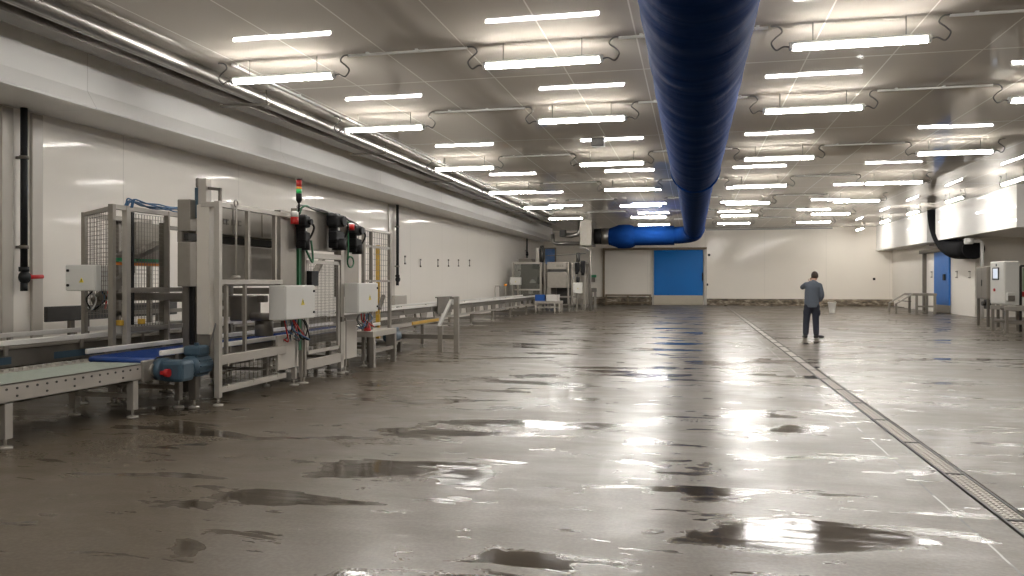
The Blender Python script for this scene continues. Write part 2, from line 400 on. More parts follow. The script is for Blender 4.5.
# floor drain gratings
def grate(y0, y1, label, detail):
    g = thing('drain_grate', label, 'drain grate', (1.985, (y0+y1)/2, 0), 'drain gratings in the long floor channel')
    MB().box(DX0+.018, DX0+.034, y0, y1, -.10, .003).box(DX1-.034, DX1-.018, y0, y1, -.10, .003).box(DX0+.03, DX1-.03, y0, y0+.012, -.06, .003).box(DX0+.03, DX1-.03, y1-.012, y1, -.06, .003).build('frame', DARKM, g)
    p = MB(); p.m = 0
    p.box(DX0+.034, DX1-.034, y0+.016, y1-.016, -.03, -.004)
    if detail:
        p.m = 1; k = 0; yy = y0+.05
        while yy < y1-.04:
            for j in range(3):
                xx = DX0+.058+.042*j+(.0 if k % 2 else .0)
                p.box(xx-.010, xx+.010, yy-.014, yy+.014, -.004, .0025)
            yy += .052; k += 1
    p.build('plate', [STEEL, STEELL], g)
    return g
ords = ['first', 'second', 'third', 'fourth', 'fifth', 'sixth', 'seventh', 'eighth', 'ninth', 'tenth', 'eleventh', 'twelfth']
yy = 3.10; k = 0
while yy < 50.5:
    if k < 6: lab = 'perforated steel drain grating in the floor channel, %s from the right edge' % ords[k]
    else: lab = 'perforated steel drain grating in the far run of the floor channel'
    if k >= 6:
        n = k-5
        lab = 'narrow steel drain grating in the floor channel, %s of the far run from the camera' % (str(n)+('th' if 10 <= n % 100 <= 20 else {1: 'st', 2: 'nd', 3: 'rd'}.get(n % 10, 'th')))
    grate(yy, yy+1.245, lab, k < 9)
    yy += 1.25; k += 1

# ------------------------------------------------------------------ ceiling lights
LZ = CAMZ+3.02
def make_light(along='x', L=1.62):
    t = thing('tube_light', '', 'ceiling light', (0, 0, LZ), 'suspended tube lights')
    def P(a, b_, z): return (a, b_, z) if along == 'x' else (b_, a, z)
    h = MB(); n = 8
    prof = [(-.042, .0), (-.045, .042), (-.03, .06), (.03, .06), (.045, .042), (.042, .0)]
    if along == 'x': h.prism([(u, LZ+v) for u, v in prof], 0, -L/2, L/2)
    else: h.prism([(u, LZ+v) for u, v in prof], 1, -L/2, L/2)
    h.build('lamp_housing', LAMPH, t)
    prof = [(.047, .016), (.050, .0), (.043, -.026), (.025, -.044), (.0, -.050), (-.025, -.044), (-.043, -.026), (-.050, .0), (-.047, .016), (-.040, 0.0), (.040, 0.0)]
    f = MB(); f.prism([(u, LZ+v) for u, v in prof], 0 if along == 'x' else 1, -L/2+.02, L/2-.02)
    f.build('diffuser', DIFF, t)
    for s in (-1, 1):
        e = MB()
        p, q = P(s*(L/2-.02), 0, 0), P(s*(L/2+.03), 0, 0)
        e.tube([(p[0], p[1], LZ+.005), (q[0], q[1], LZ+.005)], .052, 10).build('end_cap', LAMPH, t)
        p = P(s*L*.34, 0, 0)
        MB().tube([(p[0], p[1], LZ+.05), (p[0], p[1], ZC)], .006, 6).build('suspension_wire', CABLE, t)
        a = L/2
        pts = [P(s*(a+.03), 0, LZ), P(s*(a+.10), 0, LZ+.01), P(s*(a+.19), 0, LZ-.03), P(s*(a+.25), 0, LZ+.06), P(s*(a+.20), 0, LZ+.13), P(s*(a+.12), 0, LZ+.20), P(s*(a+.16), 0, LZ+.27), P(s*(a+.26), 0, LZ+.285)]
        MB().tube(spline(pts), .011, 6).build('power_cable', CABLE, t)
    return t
rows = [-5.5, -.2, 5.1, 10.85, 14.85, 20.55, 26.4, 32.1, 37.9, 43.0]  # rows before the nearest visible one are unseen lamps added to light the foreground
cols = [(-5.95, 'beside the left ceiling pipes'), (-2.03, 'just left of the big blue duct'), (2.05, 'just right of the big blue duct'), (5.97, 'well right of the blue duct')]
rn = ['added unseen far behind the camera', 'added unseen just behind the camera', 'added unseen overhead of the camera', 'nearest in the photo']+[o_+' from the camera' for o_ in ('second', 'third', 'fourth', 'fifth', 'sixth', 'seventh')]
proto = make_light()
first = True
for ci, (x, cd) in enumerate(cols):
    for ri, y in enumerate(rows):
        if ci == 0 and ri in (0, 1, 9): continue
        if ri == 0: continue
        lab = 'white tube light %s, %s' % (cd, rn[ri])
        if first:
            proto.location = (x, y, LZ); proto['label'] = lab; first = False
        else:
            copy_tree(proto, (x-cols[0][0], y-rows[2], 0), lab)
protoy = make_light('y', 1.9)
yl = [26.7, 32.3, 38.0, 43.2, 49.4]
for i, y in enumerate(yl):
    lab = 'tube light lying lengthwise along the right bulkhead, %s from the camera' % ords[i]
    if i == 0: protoy.location = (9.4, y, LZ); protoy['label'] = lab
    else: copy_tree(protoy, (0, y-yl[0], 0), lab)

# white conduits along the ceiling between the lamps of a row
cz = ZC-.03
for ri, y in enumerate(rows[3:], 3):
    for (x0, x1, nm) in ((-6.85+1.95, -3.1, 'between the left and inner left lamps'), (-.98, .95, 'above the blue duct'), (3.1, 4.9, 'between the right lamps')):
        if nm.startswith('between the left') and ri == 9: continue
        c = MB().tube([(x0, y, cz), (x1, y, cz)], .020, 8)
        k = x0+.3
        while k < x1: c.box(k-.02, k+.02, y-.035, y+.035, cz, ZC); k += .75
        tag(c.build('ceiling_conduit', WHITEP, loc=((x0+x1)/2, y, cz)), 'thin white conduit %s, %s row of the photo' % (nm, ords[ri-3]), 'conduit', 'white ceiling conduits')
c = MB().tube([(-6.82, 10.9, cz), (-6.82, 43, cz)], .02, 8)
for k in range(16): c.box(-6.86, -6.78, 11+k*2-.02, 11+k*2+.02, cz, ZC)
tag(c.build('ceiling_conduit', WHITEP, loc=(-6.82, 27, cz)), 'long white conduit running lengthwise beside the left steel pipe', 'conduit', 'white ceiling conduits')

t = thing('ceiling_sensor', 'small dark grey box under the ceiling left of the blue duct', 'sensor', (-2.13, 18.4, ZC-.24))
MB().box(-2.29, -1.98, 18.25, 18.55, ZC-.04, ZC, .01).build('mount', STEELD, t)
MB().box(-2.28, -1.99, 18.26, 18.54, ZC-.22, ZC-.04, .02).build('housing', DARKM, t)

# ------------------------------------------------------------------ blue fabric duct
t = thing('fabric_duct', 'huge blue fabric air duct hanging along the ceiling and turning left at the end', 'air duct', (.05, 20, 4.0))
def ring_tube(path, rad, n=40, wr=.012, seed=1):
    mb = MB(); rnd = random.Random(seed); P = [Vector(p) for p in path]
    mb.tube(P, [(rad(i)[0], rad(i)[1]) for i in range(len(P))], n, cap=False); return mb
DXc, DZ = .05, CAMZ+2.52
def main_section(y0, y1, r, seed):
    n = 48; mb = MB(); rnd = random.Random(seed); L = y1-y0; steps = int(L/.09)
    vs = []; ph = [rnd.uniform(0, 6.28) for _ in range(9)]
    for i in range(steps+1):
        yy = y0+L*i/steps
        for k in range(n):
            a = 2*PI*k/n
            # soft folds wrapping round the underside, flattened slightly by sag
            s = yy-.35*math.cos(a)
            w = .006*math.sin(s*5.1+ph[0]+1.3*math.sin(a*2+ph[1]))+.005*math.sin(s*8.7+ph[2]+a*1.0)+.004*math.sin(s*13.1+ph[3]-2*a)+.006*math.sin(a*5+ph[4]+s*.8)
            e = min(yy-y0, y1-yy); q = 1-.05*math.exp(-e/.04)
            rr = (r+w*.6)*q
            vs.append((DXc+rr*math.sin(a), yy, DZ-rr*math.cos(a)-.012*math.sin(yy*.55)))
    fs = [(i*n+k, i*n+(k+1) % n, (i+1)*n+(k+1) % n, (i+1)*n+k) for i in range(steps) for k in range(n)]
    mb.add(vs, fs, True); return mb
main_section(-4.0, 3.2, .53, 1).build('duct_section', FABRIC, t)
main_section(3.2, 18.3, .53, 2).build('duct_section', FABRIC, t)
main_section(18.25, 41.4, .455, 3).build('duct_section', FABRIC, t)
MB().tube([(DXc+.532*math.sin(a), 18.29, DZ-.532*math.cos(a)) for a in [2*PI*i/48 for i in range(49)]], .022, 8, cap=False).build('hem', FABRIC, t)
hoop = MB()
hoop.tube([(DXc+.475*math.sin(a), 38.6, DZ-.475*math.cos(a)) for a in [2*PI*i/40 for i in range(41)]], .03, 8, cap=False)
hoop.build('hoop', FABRIC, t)
TY = 44.6
el = [(DXc-1.1+1.1*math.cos(PI/2*i/16), 41.3+(TY-41.3)*math.sin(PI/2*i/16), DZ) for i in range(17)]
MB().tube(el, .46, 40, cap=False).build('elbow', FABRIC, t)
XB = Xp(634, TY); XC = Xp(609, TY); XD = Xp(602, TY); XE = Xp(594, TY)
MB().tube([(DXc-1.05, TY, DZ), (XB, TY, DZ)], .53, 40, cap=False).build('cross_section', FABRIC, t)
# swollen drum where the cross duct meets the reducer
b = MB(); pts = []; rr = []
xs = [XB+.05, XB-.05, XB-.25, XB-.55, XB-.85, XB-1.0, XC+.05, XC]
rs = [.53, .60, .655, .67, .65, .58, .47, .46]
b.tube([(x, TY, DZ-.03) for x in xs], rs, 40, cap=False).build('swollen_drum', FABRIC, t)
MB().tube([(XC+.02, TY, DZ), (XD, TY, DZ)], .45, 32).build('collar', GALV, t)
MB().tube([(XD+.01, TY, DZ), (XE, TY, DZ)], .44, 32).build('rubber_sleeve', BLACKP, t)
for yy in [6.5+3.2*i for i in range(11)]:
    MB().tube([(DXc, yy, DZ+.50), (DXc, yy, ZC)], .012, 6).build('hanger', CABLE, t)

# pale plenum box hanging from the ceiling
bx0, bx1 = Xp(579.5, 43.2), XE+.02
t = thing('air_plenum', 'pale square metal plenum box hanging from the ceiling at the duct end', 'air box', ((bx0+bx1)/2, 44, 3.45))
p = MB().box(bx0, bx1, 43.3, 45.2, 3.46, ZC, .01); p.build('box', STEEL, t)
f = MB(); xc = (bx0+bx1)/2
f.prism([(bx0+.04, 3.52), (bx1-.04, 3.52), (bx1-.04, 4.72), (bx0+.04, 4.72), (xc-.05, 4.12)], 1, 43.27, 43.30); f.build('front_panel', STEEL, t)

# pipes and valve beside the plenum
t = thing('valve_pipe', 'small grey pipe with bends and a valve left of the plenum box', 'pipe', (-7.3, 43.4, 3.6))
yv = 43.6
q = lambda px, py: (Xp(px, yv), yv, Zp(py, Xp(px, yv), yv))
MB().tube([q(580, 219), q(580, 230), q(578, 234), q(572, 235.5), q(562, 235)], .13, 10).build('pipe', GALV, t)
MB().tube([q(582, 243.5), q(556, 243.5), q(553, 242), q(552.5, 234)], .11, 10).build('pipe', GALV, t)
MB().box(q(566, 0)[0], q(560, 0)[0], yv-.2, yv+.2, q(0, 236.5)[2] if False else Zp(237, -7.5, yv), Zp(230, -7.5, yv), .04).build('valve', DARKM, t)

# ------------------------------------------------------------------ left ceiling pipes
t = thing('steel_pipe', 'long bright steel pipe along the ceiling edge on the left', 'pipe', (-7.03, 24, 4.46), 'ceiling pipes on the left')
MB().tube([(-7.35, Y, 4.70) for Y in (-3, 10, 25, 43)], .10, 20).build('pipe', GALV, t)
for Y in (6.3, 14.2, 22, 30, 38): MB().tube([(-7.35, Y-.06, 4.70), (-7.35, Y+.06, 4.70)], .108, 20).build('coupling', GALV, t)
t = thing('cable_tray', 'dark cable tray running under and beside the bright ceiling pipe', 'cable tray', (-7.48, 24, 4.46), 'ceiling pipes on the left')
MB().box(-7.99, -7.69, -3, 44, 4.60, 4.615).box(-7.99, -7.97, -3, 44, 4.615, 4.70).box(-7.71, -7.69, -3, 44, 4.615, 4.70).build('tray', STEELD, t)
for i in range(4): MB().tube([(-7.93+i*.06, Y, 4.64) for Y in (-3, 44)], .024, 6).build('cable', BLACKP, t)
for i, Y in enumerate((7.1, 12.6, 18.1, 23.6, 29.1, 34.6, 40.1)):
    b = thing('pipe_bracket', 'steel cross bracket under the left ceiling pipes, %s from the camera' % ords[i], 'bracket', (-7.4, Y, 4.42), 'brackets under the left pipes')
    MB().box(-8.10, -7.18, Y-.035, Y+.035, 4.56, 4.599).build('channel', STEELD, b)
    for x in (-8.05, -7.22): MB().tube([(x, Y, 4.595), (x, Y, ZC)], .01, 6).build('rod', STEELD, b)

# ------------------------------------------------------------------ left wall fittings
def drop_pipe(px, pyb, valve, label):
    X = XL+.13; Y = Yp(px, X); zb = Zp(pyb, X, Y)
    t = thing('drop_pipe', label, 'pipe', (X, Y, zb), 'black drop pipes on the left wall')
    MB().tube([(X, Y, 4.02), (X, Y, zb+.35)], .048, 14).build('pipe', BLACKT, t)
    for z in (3.3, 2.0): MB().tube([(X, Y, z-.025), (X, Y, z+.025)], .062, 14).box(XL+.001, X, Y-.02, Y+.02, z-.02, z+.02).build('clamp', STEELD, t)
    v = MB().tube([(X, Y, zb+.35), (X, Y, zb+.28)], .07, 14).ball((X+.01, Y, zb+.2), (.085, .085, .10)).tube([(X, Y, zb+.12), (X, Y, zb)], .05, 12)
    v.build('valve', BLACKT, t)
    if valve: MB().tube([(X+.02, Y+.04, zb+.2), (X+.06, Y+.28, zb+.21)], .03, 8).box(X+.0, X+.05, Y-.05, Y+.08, zb+.17, zb+.25).build('valve_handle', RED, t)
    return t
drop_pipe(24, 291, True, 'black drop pipe with a red valve handle on the left wall')
drop_pipe(397.5, 285.5, False, 'black drop pipe on the left wall behind the middle conveyor')
drop_pipe(527, 258, False, 'short dark drop pipe on the left wall above the far machine')
for i, px in enumerate((404.5, 420, 437.5, 448, 458, 469)):
    X = XL; Y = Yp(px, X); z = Zp(263 if i != 0 else 260, X, Y)
    h = thing('wall_hook', 'small paired hook on the left wall, %s of six from the left' % ords[i], 'hook', (X, Y, z-.12), 'six hooks in a row on the left wall')
    for dz in (-.12, .12): MB().box(X, X+.05, Y-.035, Y+.035, z+dz-.03, z+dz+.03, .01).build('hook', STEELD, h)
    MB().tube([(X+.03, Y-.04, z-.12), (X+.03, Y-.04, z+.12)], .012, 6).build('bar', STEELD, h)
# open steel hoop against the wall before the far machine
X = -9.2; Y = Yp(495, X)
h = MB(); zt = Zp(286, X, Y); y2 = Yp(500, X)
h.tube([(X, Y, 0), (X, Y, zt-.1), (X, Y+.1, zt), (X, y2-.1, zt), (X, y2, zt-.1), (X, y2, 0)], .03, 8)
tag(h.build('wall_hoop', STEELL, loc=(X, Y, 0)), 'thin steel hoop standing at the left wall before the far machine', 'hoop')

# ------------------------------------------------------------------ conveyors
def foot(parent, x, y, z=.10):
    MB().tube([(x, y, .0), (x, y, .018), (x, y, .03)], [.062, .062, .03], 14).tube([(x, y, .03), (x, y, z)], .014, 8).build('foot', STEELL, parent)
def leg(t, x, y, z, w=.07, m=STEEL):
    l = MB().box(x-w/2, x+w/2, y-w/2, y+w/2, .09, z, .006).build('leg', m, t); foot(l, x, y); return l
def conveyor(name, label, x0, x1, y0, y1, zt, h, legs, belt, rail=STEEL, bolts=False, guide=None, notch=False, w=.07, lm=STEEL, rollers=False, group=None):
    t = thing(name, label, 'conveyor', ((x0+x1)/2, (y0+y1)/2, 0), group)
    for (x, s) in ((x1, 1), (x0, -1)):
        r = MB(); r.box(x-.012 if s > 0 else x, x if s > 0 else x+.012, y0, y1, zt-h, zt)
        r.box(min(x, x-s*.045), max(x, x-s*.045), y0, y1, zt-h, zt-h+.012).box(min(x, x-s*.03), max(x, x-s*.03), y0, y1, zt-.01, zt)
        r.m = 1
        if bolts and s > 0:
            k = y0+.06; j = 0
            while k < y1-.03:
                for zz in ((zt-h*.28,) if j % 3 else (zt-h*.28, zt-h*.68)):
                    r.tube([(x-.002, k, zz), (x+.008, k, zz)], .011, 8)
                k += .115; j += 1
        r.build('side_rail', [rail, DARKM], t)
    b = MB()
    if rollers:
        k = y0+.08
        while k < y1-.05: b.tube([(x0+.02, k, zt-.05), (x1-.02, k, zt-.05)], .03, 8); k += .16
        b.build('roller_bed', STEELD, t)['kind'] = 'stuff'
    else:
        b.box(x0+.03, x1-.03, y0, y1, zt-.05, zt-.012)
        k = y0+.03
        while k < y1-.03: b.box(x0+.035, x1-.035, k, k+.012, zt-.012, zt-.006); k += .06
        b.tube([(x0+.03, y0, zt-.045), (x1-.03, y0, zt-.045)], .034, 12).tube([(x0+.03, y1, zt-.045), (x1-.03, y1, zt-.045)], .034, 12)
        b.build('belt', belt, t)
    if guide:
        for x in (x0-.03, x1+.03):
            gr = MB().box(x-.02, x+.02, y0, y1, zt+guide-.055, zt+guide+.005, .008)
            gr.build('guide_rail', RAILW, t)
            k = y0+.3
            while k < y1:
                MB().box(x-.012, x+.012, k-.02, k+.02, zt-.06, zt+guide-.03).build('bracket', STEEL, t); k += 1.1 if y1-y0 < 14 else 2.2
    for y in legs:
        for x in (x0+w/2, x1-w/2): leg(t, x, y, zt-h, w, lm)
        MB().box(x0+w, x1-w, y-.02, y+.02, .22, .27).build('cross_brace', lm, t)
    return t

c1 = conveyor('belt_conveyor', 'low beige conveyor with pale green belt in the left foreground', -6.80, -5.97, 3.6, 7.90, .585, .175, (4.2, 5.99, 7.66), BELTG, STEELL, bolts=True, w=.085, lm=STEELL)
# notched strip along the rear edge and the end of the conveyor
n = MB().box(-6.805, -6.735, 3.65, 7.85, .578, .587); k = 3.7
while k < 7.8: n.box(-6.80, -6.74, k, k+.06, .585, .615); k += .12
n.build('edge_strip', STEELL, c1)
e = MB().tube([(-6.75, 7.93, .50), (-5.93, 7.93, .50)], .075, 18).box(-5.99, -5.955, 7.75, 8.05, .38, .62, .02); e.build('drive_end', STEEL, c1)
g = MB().tube([(-5.95, 8.02, .50), (-5.86, 8.02, .50)], .13, 20).box(-5.90, -5.62, 7.97, 8.22, .36, .60, .04).tube([(-5.77, 8.2, .48), (-5.77, 8.30, .48)], .10, 18)
gm = g.build('gear_motor', MOTORB, c1)
m = MB().tube([(-5.77, 8.28, .50), (-5.77, 8.34, .50), (-5.77, 8.36, .50), (-5.77, 8.62, .50), (-5.77, 8.68, .50)], [.10, .13, .125, .125, .09], 20)
for i in range(12):
    a = 2*PI*i/12; m.box(-5.77+.13*math.cos(a)-.008, -5.77+.13*math.cos(a)+.008, 8.36, 8.60, .50+.13*math.sin(a)-.008, .50+.13*math.sin(a)+.008)
m.build('motor_body', MOTORB, gm)
MB().box(-5.88, -5.66, 8.36, 8.58, .62, .74, .03).tube([(-5.77, 8.47, .74), (-5.77, 8.47, .77)], .03, 10).build('terminal_box', MOTORB, gm)
MB().tube([(-5.80, 7.93, .47), (-5.75, 7.93, .47)], .045, 14).box(-5.86, -5.80, 7.92, 7.94, .45, .49).build('end_plug', RED, gm)
st = MB().box(-5.82, -5.72, 8.38, 8.46, .10, .38, .01).build('stand', STEELD, c1); foot(st, -5.77, 8.42)
MB().tube(spline([(-5.62, 8.5, .72), (-5.58, 8.55, .95), (-5.60, 8.6, 1.0)]), .012, 6).build('motor_cable', CABLE, c1)

conveyor('belt_conveyor', 'blue belt conveyor with white guide rails running through the caged machine', -6.85, -5.93, 7.98, 14.5, .64, .13, (8.4, 10.4, 12.4, 14.2), BELTB, STEELD, guide=.07)
c3 = conveyor('roller_conveyor', 'double railed roller conveyor nearest the left wall at the frame edge', -8.25, -7.25, 2.5, 15.0, .76, .20, (4, 6.2, 8.4, 10.6, 12.8, 14.6), BELTB, STEELD, guide=.10, rollers=True)
for k in range(6): MB().box(-7.28, -7.245, 3.4+k*1.5, 4.3+k*1.5, .60, .68).build('blue_slot_cover', MOTORB, c3)
MB().box(-7.26, -7.22, 2.5, 15, .50, .55).build('lower_rail', STEEL, c3)

c4 = conveyor('roller_conveyor', 'long roller conveyor running from the caged machine to the far machine', -8.25, -7.40, 15.1, 39.0, .74, .12, (16, 19.5, 23, 26.5, 29.5, 32.5, 35.8), BELTB, STEELD, guide=.09, rollers=True)
MB().box(-7.42, -7.36, 15.1, 39.0, .40, .46).build('lower_rail', STEELL, c4)
k = 15.6
br = 0
while k < 38.5:
    MB().prism([(k-.28, .62), (k-.22, .46), (k+.22, .46), (k+.28, .62)], 0, -7.39, -7.36).build('scalloped_bracket', STEEL, c4); k += 1.15
# grey boxes on the long conveyor
b = thing('junction_box', 'small grey steel box behind the conveyor beside the caged machine', 'box', (-8.55, 20, 0))
X = -8.55; ya_, yb_ = Yp(395, X), Yp(407, X); za, zb = Zp(306, X, ya_), Zp(295.5, X, ya_)
MB().box(X-.2, X, ya_, yb_, za, zb, .02).build('box', STEELL, b); MB().box(X-.14, X-.06, (ya_+yb_)/2-.05, (ya_+yb_)/2+.05, 0, za).build('post', STEELD, b)
b = thing('sensor_cover', 'grey sheet metal cover on the long conveyor behind the sloped barrier', 'cover', (-7.33, 21, .55))
X = -7.30; ya_, yb_ = Yp(438, X), Yp(452, X); za, zb = Zp(304, X, ya_), Zp(297, X, ya_)
MB().box(X-.03, X, ya_, yb_, .55, zb, .005).build('plate', STEELD, b); MB().box(X-.09, X-.03, ya_, yb_, zb-.03, zb, .005).build('top_flange', STEELD, b)

c5 = conveyor('belt_conveyor', 'short outfeed conveyor with a yellow edge between machine and sloped barrier', -6.85, -5.93, 14.55, 18.6, .63, .10, (15.1, 17.2), STEELD, STEELL)
MB().box(-5.935, -5.905, 16.4, 18.2, .56, .625).build('edge_rail', YELLOW, c5)
m = MB().tube([(-6.0, 15.2, .38), (-6.0, 15.65, .38)], .12, 16).box(-6.1, -5.9, 15.3, 15.55, .48, .56, .02); m.build('gear_motor', MOTORB, c5)
MB().box(-6.8, -5.95, 15.2, 15.6, .20, .26).build('motor_shelf', STEEL, c5)
MB().box(-5.99, -5.93, 15.1, 17.2, .25, .29).build('stretcher', STEEL, c5)

# sloped barrier
t = thing('sloped_barrier', 'steel barrier with a sloped white-topped bar beside the conveyor', 'barrier', (-5.05, 16.15, 0))
xa, xb = Xp(440.5, 16.15), Xp(456.5, 16.15); zl, zh = Zp(326, -5.2, 16.15), Zp(299, -5, 16.15)
for (x, z) in ((xa, zl), (xb, zh+.03)): MB().box(x-.05, x+.05, 16.10, 16.20, 0, z, .008).build('post', STEEL, t)
MB().bar((xa-.03, 16.15, zl), (xb-.09, 16.15, zh+.03), .09, .06).build('sloped_bar', RAILW, t)
MB().bar((xb-.13, 16.15, zh+.02), (xb+.05, 16.15, zh+.03), .09, .05).build('top_bar', STEEL, t)
MB().bar((xa-.9, 16.15, .33), (xb, 16.15, .33), .06, .09).build('lower_beam', STEELD, t)
MB().box(xa-.96, xa-.88, 16.11, 16.19, 0, .38).build('post', STEELD, t)

# dark guard plate at the wall
t = thing('guard_plate', 'dark steel guard plate on posts along the left wall behind the conveyors', 'guard plate', (-9.0, 11, 0))
MB().box(-9.03, -8.97, 9.65, 12.6, .92, 1.14, .01).build('plate', DARKM, t)
for y in (10.2, 10.5, 12.2): MB().box(-9.09, -9.03, y-.04, y+.04, 0, 1.1).build('post', STEELD, t)

# ------------------------------------------------------------------ enclosure helper
def triangle(mb_parent, face, c, s):
    # face '+x' or '-y'; black edged yellow warning triangle with a bolt
    t = MB(); q = MB()
    pts = [(-s, -s*.8), (s, -s*.8), (0, s*.95)]; bolt = [(-.05*s, .5*s), (.22*s, .45*s), (.05*s, 0), (.25*s, 0), (-.1*s, -.65*s), (0, -.12*s), (-.2*s, -.10*s)]
    if face == '+x':
        t.prism([(c[1]+u, c[2]+v) for u, v in pts], 0, c[0], c[0]+.004); t.m = 1
        t.prism([(c[1]+u, c[2]+v) for u, v in bolt], 0, c[0]+.004, c[0]+.006)
    else:
        t.prism([(c[0]+u, c[2]+v) for u, v in pts], 1, c[1]-.004, c[1]); t.m = 1
        t.prism([(c[0]+u, c[2]+v) for u, v in bolt], 1, c[1]-.006, c[1]-.004)
    t.build('warning_sticker', [YSTICK, BLACKP], mb_parent)
def enclosure(parent, x0, x1, y0, y1, z0, z1, face, name='control_box'):
    b = MB().box(x0, x1, y0, y1, z0, z1, .012).build(name, BOXW, parent)
    if face == '+x':
        MB().box(x1, x1+.012, y0+.01, y1-.01, z0+.01, z1-.01, .005).build('door', BOXW, b)
        for z in (z0+(z1-z0)*.18, z0+(z1-z0)*.82): MB().tube([(x1+.01, y1-.05, z), (x1+.028, y1-.05, z)], .018, 10).build('latch', BLACKP, b)
        triangle(b, '+x', (x1+.012, (y0+y1)/2+.05, (z0+z1)/2), .05)
    else:
        MB().box(x0+.01, x1-.01, y0-.012, y0, z0+.01, z1-.01, .005).build('door', BOXW, b)
        for z in (z0+(z1-z0)*.22, z0+(z1-z0)*.78): MB().tube([(x0+.05, y0-.01, z), (x0+.05, y0-.028, z)], .018, 10).build('latch', BLACKP, b)
        triangle(b, '-y', (x0+.56*(x1-x0), y0-.012, (z0+z1)/2-.03), .035)
    return b
def cable_bundle(parent, x, y0, y1, z0, z1, n, seed):
    r = random.Random(seed)
    ms = [BLACKP, RED, mat('white_cable', (.6, .6, .58), .5), BLUEC, CABLE]
    for k in range(n):
        ya = r.uniform(y0, y1); yb = r.uniform(y0, y1); xx = x+r.uniform(-.08, .08)
        MB().tube(spline([(xx, ya, z1), (xx+r.uniform(-.05, .06), ya+r.uniform(-.08, .08), z0*.4+z1*.6), (xx+r.uniform(-.05, .08), yb, z0+.03), (xx-.05, yb+.05, z0+.05)]), .010, 5).build('loose_cable', ms[k % 5], parent)

# ------------------------------------------------------------------ guard cage at the left of the machine
XF = -6.95
t = thing('guard_cage', 'mesh guard cage with blue cables on top left of the packing machine', 'machine', (-7.4, 9.3, 0))
zt = 2.45
def post(parent, x, y, z0, z1, wx=.06, wy=.06, m=STEEL, name='post'): return MB().box(x-wx/2, x+wx/2, y-wy/2, y+wy/2, z0, z1, .005).build(name, m, parent)
py = [Yp(112, XF), Yp(126.5, XF), Yp(167, XF), Yp(185, XF)]
for y, w in zip(py, (.06, .08, .035, .05)):
    p_ = post(t, XF, y, .10, zt, .07, w, STEEL if w < .07 else STEELL); foot(p_, XF, y)
MB().box(XF-.03, XF+.03, py[0], py[3], zt-.06, zt, .004).build('top_rail', STEELL, t)
MB().box(XF-.03, XF+.03, py[1], py[3], 1.36, 1.42, .004).build('middle_rail', STEEL, t)
MB().box(XF-.03, XF+.03, py[1], py[3], .86, .92, .004).build('bottom_rail', STEEL, t)
MB().grid((XF-.04, py[1]+.06, .92), (0, py[2]-py[1]-.08, 0), (0, 0, 1.45), 13, 26, .0022).build('mesh_panel', STEELD, t)
xb = -7.9; yb0 = Yp(84.5, xb)
for y in (yb0, yb0+1.3): p_ = post(t, xb, y, .10, 2.42); foot(p_, xb, y)
MB().box(xb-.03, xb+.03, yb0, yb0+1.3, 2.36, 2.42).build('top_rail', STEEL, t)
MB().grid((xb, yb0+.05, 1.0), (0, 1.2, 0), (0, 0, 1.35), 20, 24, .0022).build('mesh_panel', STEELD, t)
MB().bar((xb, yb0, 2.39), (XF, py[0], 2.40), .05).build('top_rail', STEEL, t)
MB().grid((xb+.05, yb0-.03, 1.1), (XF-xb-.1, py[0]-yb0+.04, 0), (0, 0, 1.28), 13, 22, .0022).build('mesh_panel', STEELD, t)
MB().box(XF-.02, XF+.02, py[1]+.07, py[1]+.12, .95, 2.38).build('rubber_strip', BLACKP, t)
MB().box(XF-.35, XF-.29, py[1]+.1, py[3], Zp(262, XF-.3, 9.3), Zp(258.5, XF-.3, 9.3)).build('green_strip', GREEN, t)
MB().box(XF-.34, XF-.28, py[1]+.1, py[3], Zp(265.5, XF-.3, 9.3), Zp(263, XF-.3, 9.3)).build('orange_strip', ORANGE, t)
MB().prism([(9.0, 1.15), (9.7, 1.62), (9.7, 1.72), (8.95, 1.28)], 0, XF-.7, XF-.62).build('chute', STEELD, t)
MB().box(XF-.45, XF-.40, py[2]-.1, py[3], 1.75, 2.30).build('inner_sheet', STEEL, t)
MB().prism([(9.25, 1.8), (9.8, 2.0), (9.8, 2.06), (9.25, 1.86)], 0, XF-.6, XF-.2).build('chute', STEELD, t)
r = random.Random(3)
for i in range(6):
    dx = r.uniform(-.05, .08)
    pts = [(XF+dx, py[1]-.02+i*.012, zt-.02), (XF+dx+r.uniform(-.02, .02), py[1]+.06, zt+.05+r.uniform(0, .05))]
    k = py[1]+.3
    while k < py[3]+.15: pts.append((XF+dx+r.uniform(-.02, .02), k, zt+.02+r.uniform(-.005, .05))); k += .22
    MB().tube(spline(pts), .010, 5).build('cable', BLUEC, t)
for y in (py[1]-.12, py[1]+.28): MB().box(XF-.04, XF+.04, y-.03, y+.03, .95, 1.02, .01).build('sensor', YELLOW, t)
enclosure(t, -7.72, -7.28, 8.60, 8.84, 1.38, 1.71, '-y')
cable_bundle(t, -7.45, 8.7, 9.0, 1.12, 1.38, 6, 4)
MB().bar((-7.5, 8.84, 1.55), (-7.5, 9.2, 1.55), .05).build('bracket', STEEL, t)

# ------------------------------------------------------------------ packing machine
X0 = -5.58
M = thing('packing_machine', 'large stainless packing machine behind guard frames with a signal tower', 'machine', (-6.8, 11, 0))
Y = lambda px, x=X0: Yp(px, x)
